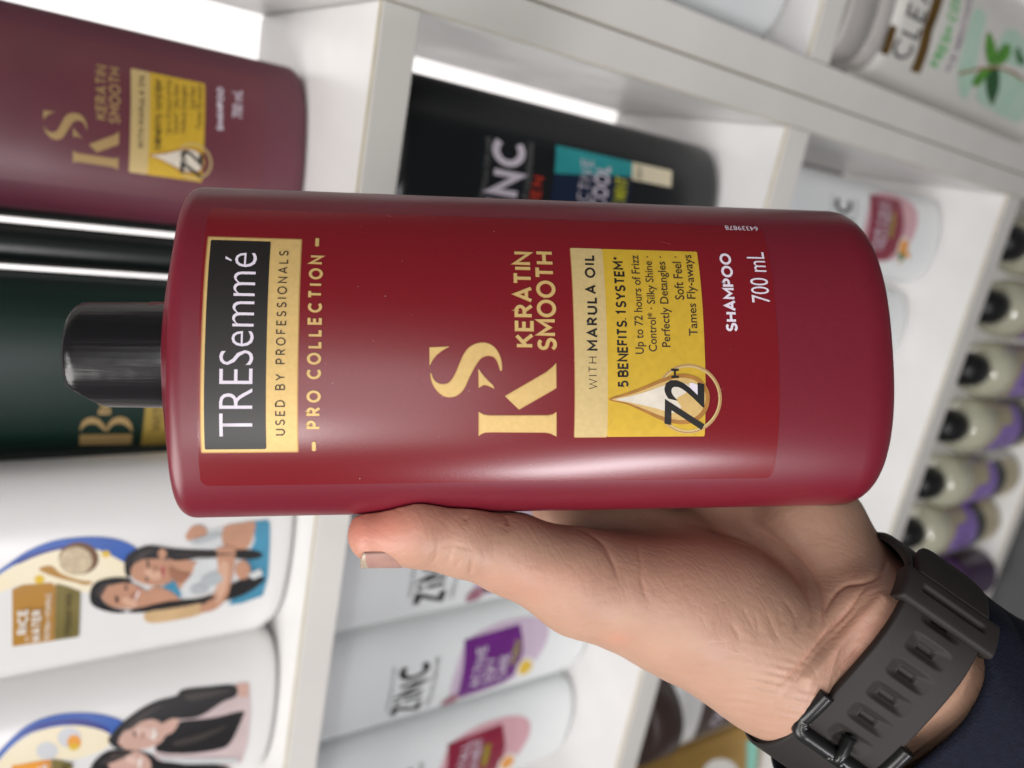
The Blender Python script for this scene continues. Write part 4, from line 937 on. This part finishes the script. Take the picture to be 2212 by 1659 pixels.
# ---- bottom row: clear bottles with round black caps
cream_l = mat('cream_sleeve_label', (.50, .43, .28), .4, var=.12, vscale=40); purp = mat('lavender_print', (.27, .17, .50), .4, var=.08, vscale=60); dkband = mat('dark_grey_band', (.045, .045, .045), .4)
clear = mat('milky_clear_plastic', (.46, .45, .34), .10, var=.05, coat=1, spec=.9)
knob = mat('black_knob_plastic', (.012, .012, .013), .36, spec=.4)
def wash_bottle():
    o = empty('body_wash_bottle', stand(0, 0, 0))
    R = .0365
    cylinder('body', [(R*.9, 0), (R, .004), (R, .158), (R*.97, .166), (R*.86, .176), (R*.64, .184), (R*.44, .188), (R*.42, .192)], clear, o, 48)
    cylinder('cap', [(.0165, .189), (.0205, .190), (.0215, .195), (.0215, .208), (.0200, .217), (.0160, .225), (.010, .2295), (.0045, .2315), (.0005, .232)], knob, o, 40)
    def patch(fn, m, off, nm, parent):
        V = []; F = []; n = 40; k = 24
        for i in range(n+1):
            th = math.radians(-90+(-1+2*i/n)*85); z0, z1 = fn((-1+2*i/n))
            for j in range(k+1): V.append(((R+off)*math.cos(th), (R+off)*math.sin(th), z0+(z1-z0)*j/k))
        for i in range(n):
            for j in range(k): a = i*(k+1)+j; F.append((a, a+k+1, a+k+2, a+1))
        return mk(nm, V, F, m, parent)
    lb_ = patch(lambda x: (.012, .150+.010*math.cos(x*3.1)), cream_l, .0003, 'label', o)
    patch(lambda x: (.080, .138+.016*(1-abs(x)*2.2) if abs(x) < .45 else .118-.02*abs(x)), purp, .0006, 'label_crest', lb_)
    patch(lambda x: (.055, .081), dkband, .0007, 'label_band', lb_)
    V = []; n = 24
    for i in range(n):
        a = 2*math.pi*i/n; th = -math.pi/2+.28*math.cos(a); V.append(((R+.001)*math.cos(th), (R+.001)*math.sin(th), .116+.010*math.sin(a)))
    mk('emblem', V, [tuple(range(n))], mat('dark_violet_print', (.06, .04, .12), .4), lb_)
    return o
def copy_tree(o, parent=None):
    c = o.copy(); COL.objects.link(c)
    if parent: c.parent = parent
    for ch in list(o.children): copy_tree(ch, c)
    return c
pos = [(2190, 560), (2158, 666), (2108, 800), (2061, 926), (2001, 1046), (1971, 1166)]
lab = ['top of the row', 'second from the top', 'third from the top', 'fourth from the top', 'fifth from the top', 'next to the watch band']
wb0 = wash_bottle()
for i, (u, v) in enumerate(pos):
    o = wb0 if i == 0 else copy_tree(wb0)
    o.location = (.022-.0772*i+.003*math.sin(i*3), .420+.003*math.cos(i*5), -1.215)
    o.rotation_euler = (0, 0, random.uniform(-.6, .6))
    tag(o, f'clear body wash bottle with black cap and lavender label, {lab[i]}', 'body wash bottle', 'body wash bottles in a row below the lowest shelf')
pb = Bottle('lotion_bottle', 'dark purple bottle at the end of the body wash row, above the watch band', 'lotion bottle', None, stand(-.440, .400, -1.215, 0), .036, .034, .10, mat('dark_purple_plastic', (.045, .02, .06), .35), p=2.1, rt=.014, rb=.01)
pk = Bottle('lotion_bottle', 'pink lotion bottle with mint label, right of the watch band', 'lotion bottle', None, stand(-.515, .400, -1.215, 0), .030, .026, .06, mat('pink_plastic', (.62, .22, .30), .35), p=2.1, rt=.014, rb=.01)
pk.deco('label', [pk.rect((-.02, .02, .015, .045), mat('mint_print', (0, 0, 0)), .0005)], step=.004)
for b in (pb, pk): flip_cap(b, wht, .018, .02)

# ---- neighbouring cabinet
rg = Bottle('conditioner_bottle', 'plain grey-white bottle standing on a shelf of the neighbouring cabinet', 'conditioner bottle', None, stand(.170, .425, -.494, 0), .052, .028, .26, cool_pl, p=2.5, rt=.016, rb=.022)
flip_cap(rg, cool_pl, .024, .028)
cl = Bottle('shampoo_bottle', 'cream bottle with green mint leaves on its label, in the neighbouring cabinet', 'shampoo bottle', GR, stand(.189, .432, -.98, 2), .060, .028, .350, mat('warm_white_plastic', (.74, .73, .68), .3, var=.02), p=2.3, rt=.012, rb=.016, dome=.002, neck=.02)
capm = mat('beige_cap_plastic', (.55, .52, .49), .22, coat=.4)
def oval_cap(b, a, h, prof, m, z0, p=3.0, n=72):
    V = []; F = []
    for z, ins in prof:
        for i_ in range(n):
            t = 2*math.pi*i_/n; c_, s_ = math.cos(t), math.sin(t)
            V.append((math.copysign(abs(c_)**(2/p), c_)*(a-ins), math.copysign(abs(s_)**(2/p), s_)*(h-ins), z0+z))
    for k in range(len(prof)-1):
        for i_ in range(n): j_ = (i_+1) % n; F.append((k*n+i_, k*n+j_, (k+1)*n+j_, (k+1)*n+i_))
    F.append(tuple(range(n-1, -1, -1))); F.append(tuple((len(prof)-1)*n+i_ for i_ in range(n)))
    return mk('cap', V, F, m, b.o)
oval_cap(cl, .0575, .0265, [(0, .004), (.001, .001), (.003, 0), (.022, 0), (.0225, .0012), (.0235, .0012), (.024, 0), (.052, .001), (.055, .003), (.056, .006)], capm, .3535)
q3 = lambda x, y: cl.q(1474.7+x/3, y/3)
sL = q3(1440, 400)[0]; tC1, tC0 = q3(1345, 330)[1], q3(1450, 400)[1]
mint = mat('mint_wash_print', (.30, .55, .40), .5, var=.2, vscale=40, col2=(.62, .70, .62)); leaf2 = mat('bright_leaf_print', (.12, .38, .05), .4, var=.25, vscale=90); leaf3 = mat('dark_leaf_print', (.02, .10, .03), .4)
c = [cl.caps('CLEAR', (sL, sL+.074, tC0, tC1), mat('charcoal_grey_print', (.08, .08, .08), .4), .0006, .15, .2)]
def q3p(l): return [q3(*p) for p in l]
cog = mat('dark_gold_print', (.22, .12, .02), .35, metal=.4, var=.3, vscale=60)
c.append(cl.shape([q3p([(1280,345),(1340,160),(1385,175),(1330,358)])], cog, .0006))
c.append(cl.shape([q3p([(1470,455),(1550,190),(1620,-20),(1690,-20),(1615,200),(1530,478)])], cog, .0006))
la = cl.deco('logo_lettering', c, step=.004)
sg_ = q3(1640, 440)[0]
c = [cl.caps('FRESH COOL', (sg_, sg_+.068, q3(1660, 440)[1], q3(1600, 410)[1]), mat('mint_text_print', (.20, .55, .22), .4), .0006, .26, .1), cl.txt('ICE MENTHOL', (q3(1715, 460)[0], q3(1715, 460)[0]+.065, q3(1730, 460)[1], q3(1695, 450)[1]), mat('mauve_print', (.32, .25, .32), .4), .0006, bold=.02)]
for pl in ([(1800,620),(1780,450),(1830,250),(1890,60),(1960,100),(1930,260),(1900,420),(1850,620)], [(1900,640),(1950,520),(2050,450),(2212,520),(2260,700),(2180,790),(2050,740)], [(2040,300),(2110,190),(2212,250),(2260,420),(2120,420)]):
    c.append(cl.shape([smooth_poly(q3p(pl), 4)], mint, .0005))
off = .0008
for pl, m in (([(1970,400),(1955,300),(1975,205),(2010,260),(2030,350),(2010,420)], leaf2), ([(2010,410),(2040,330),(2090,280),(2120,310),(2110,370),(2060,420)], leaf2), ([(2000,440),(2040,450),(2045,560),(2020,640),(2000,680),(1965,600),(1960,500)], leaf3), ([(2000,430),(1960,500),(1900,560),(1870,540),(1900,480),(1950,440)], leaf2), ([(2165,300),(2190,360),(2212,400),(2180,420),(2150,360)], leaf)):
    c.append(cl.shape([smooth_poly(q3p(pl), 4)], m, off)); off += .00012
c.append(cl.shape([q3p([(1780,470),(1900,440),(2030,430),(2140,465),(2212,520),(2212,532),(2130,478),(2030,443),(1900,452),(1785,485)])], amber_drop, off))
cl.deco('label', c, step=.004)
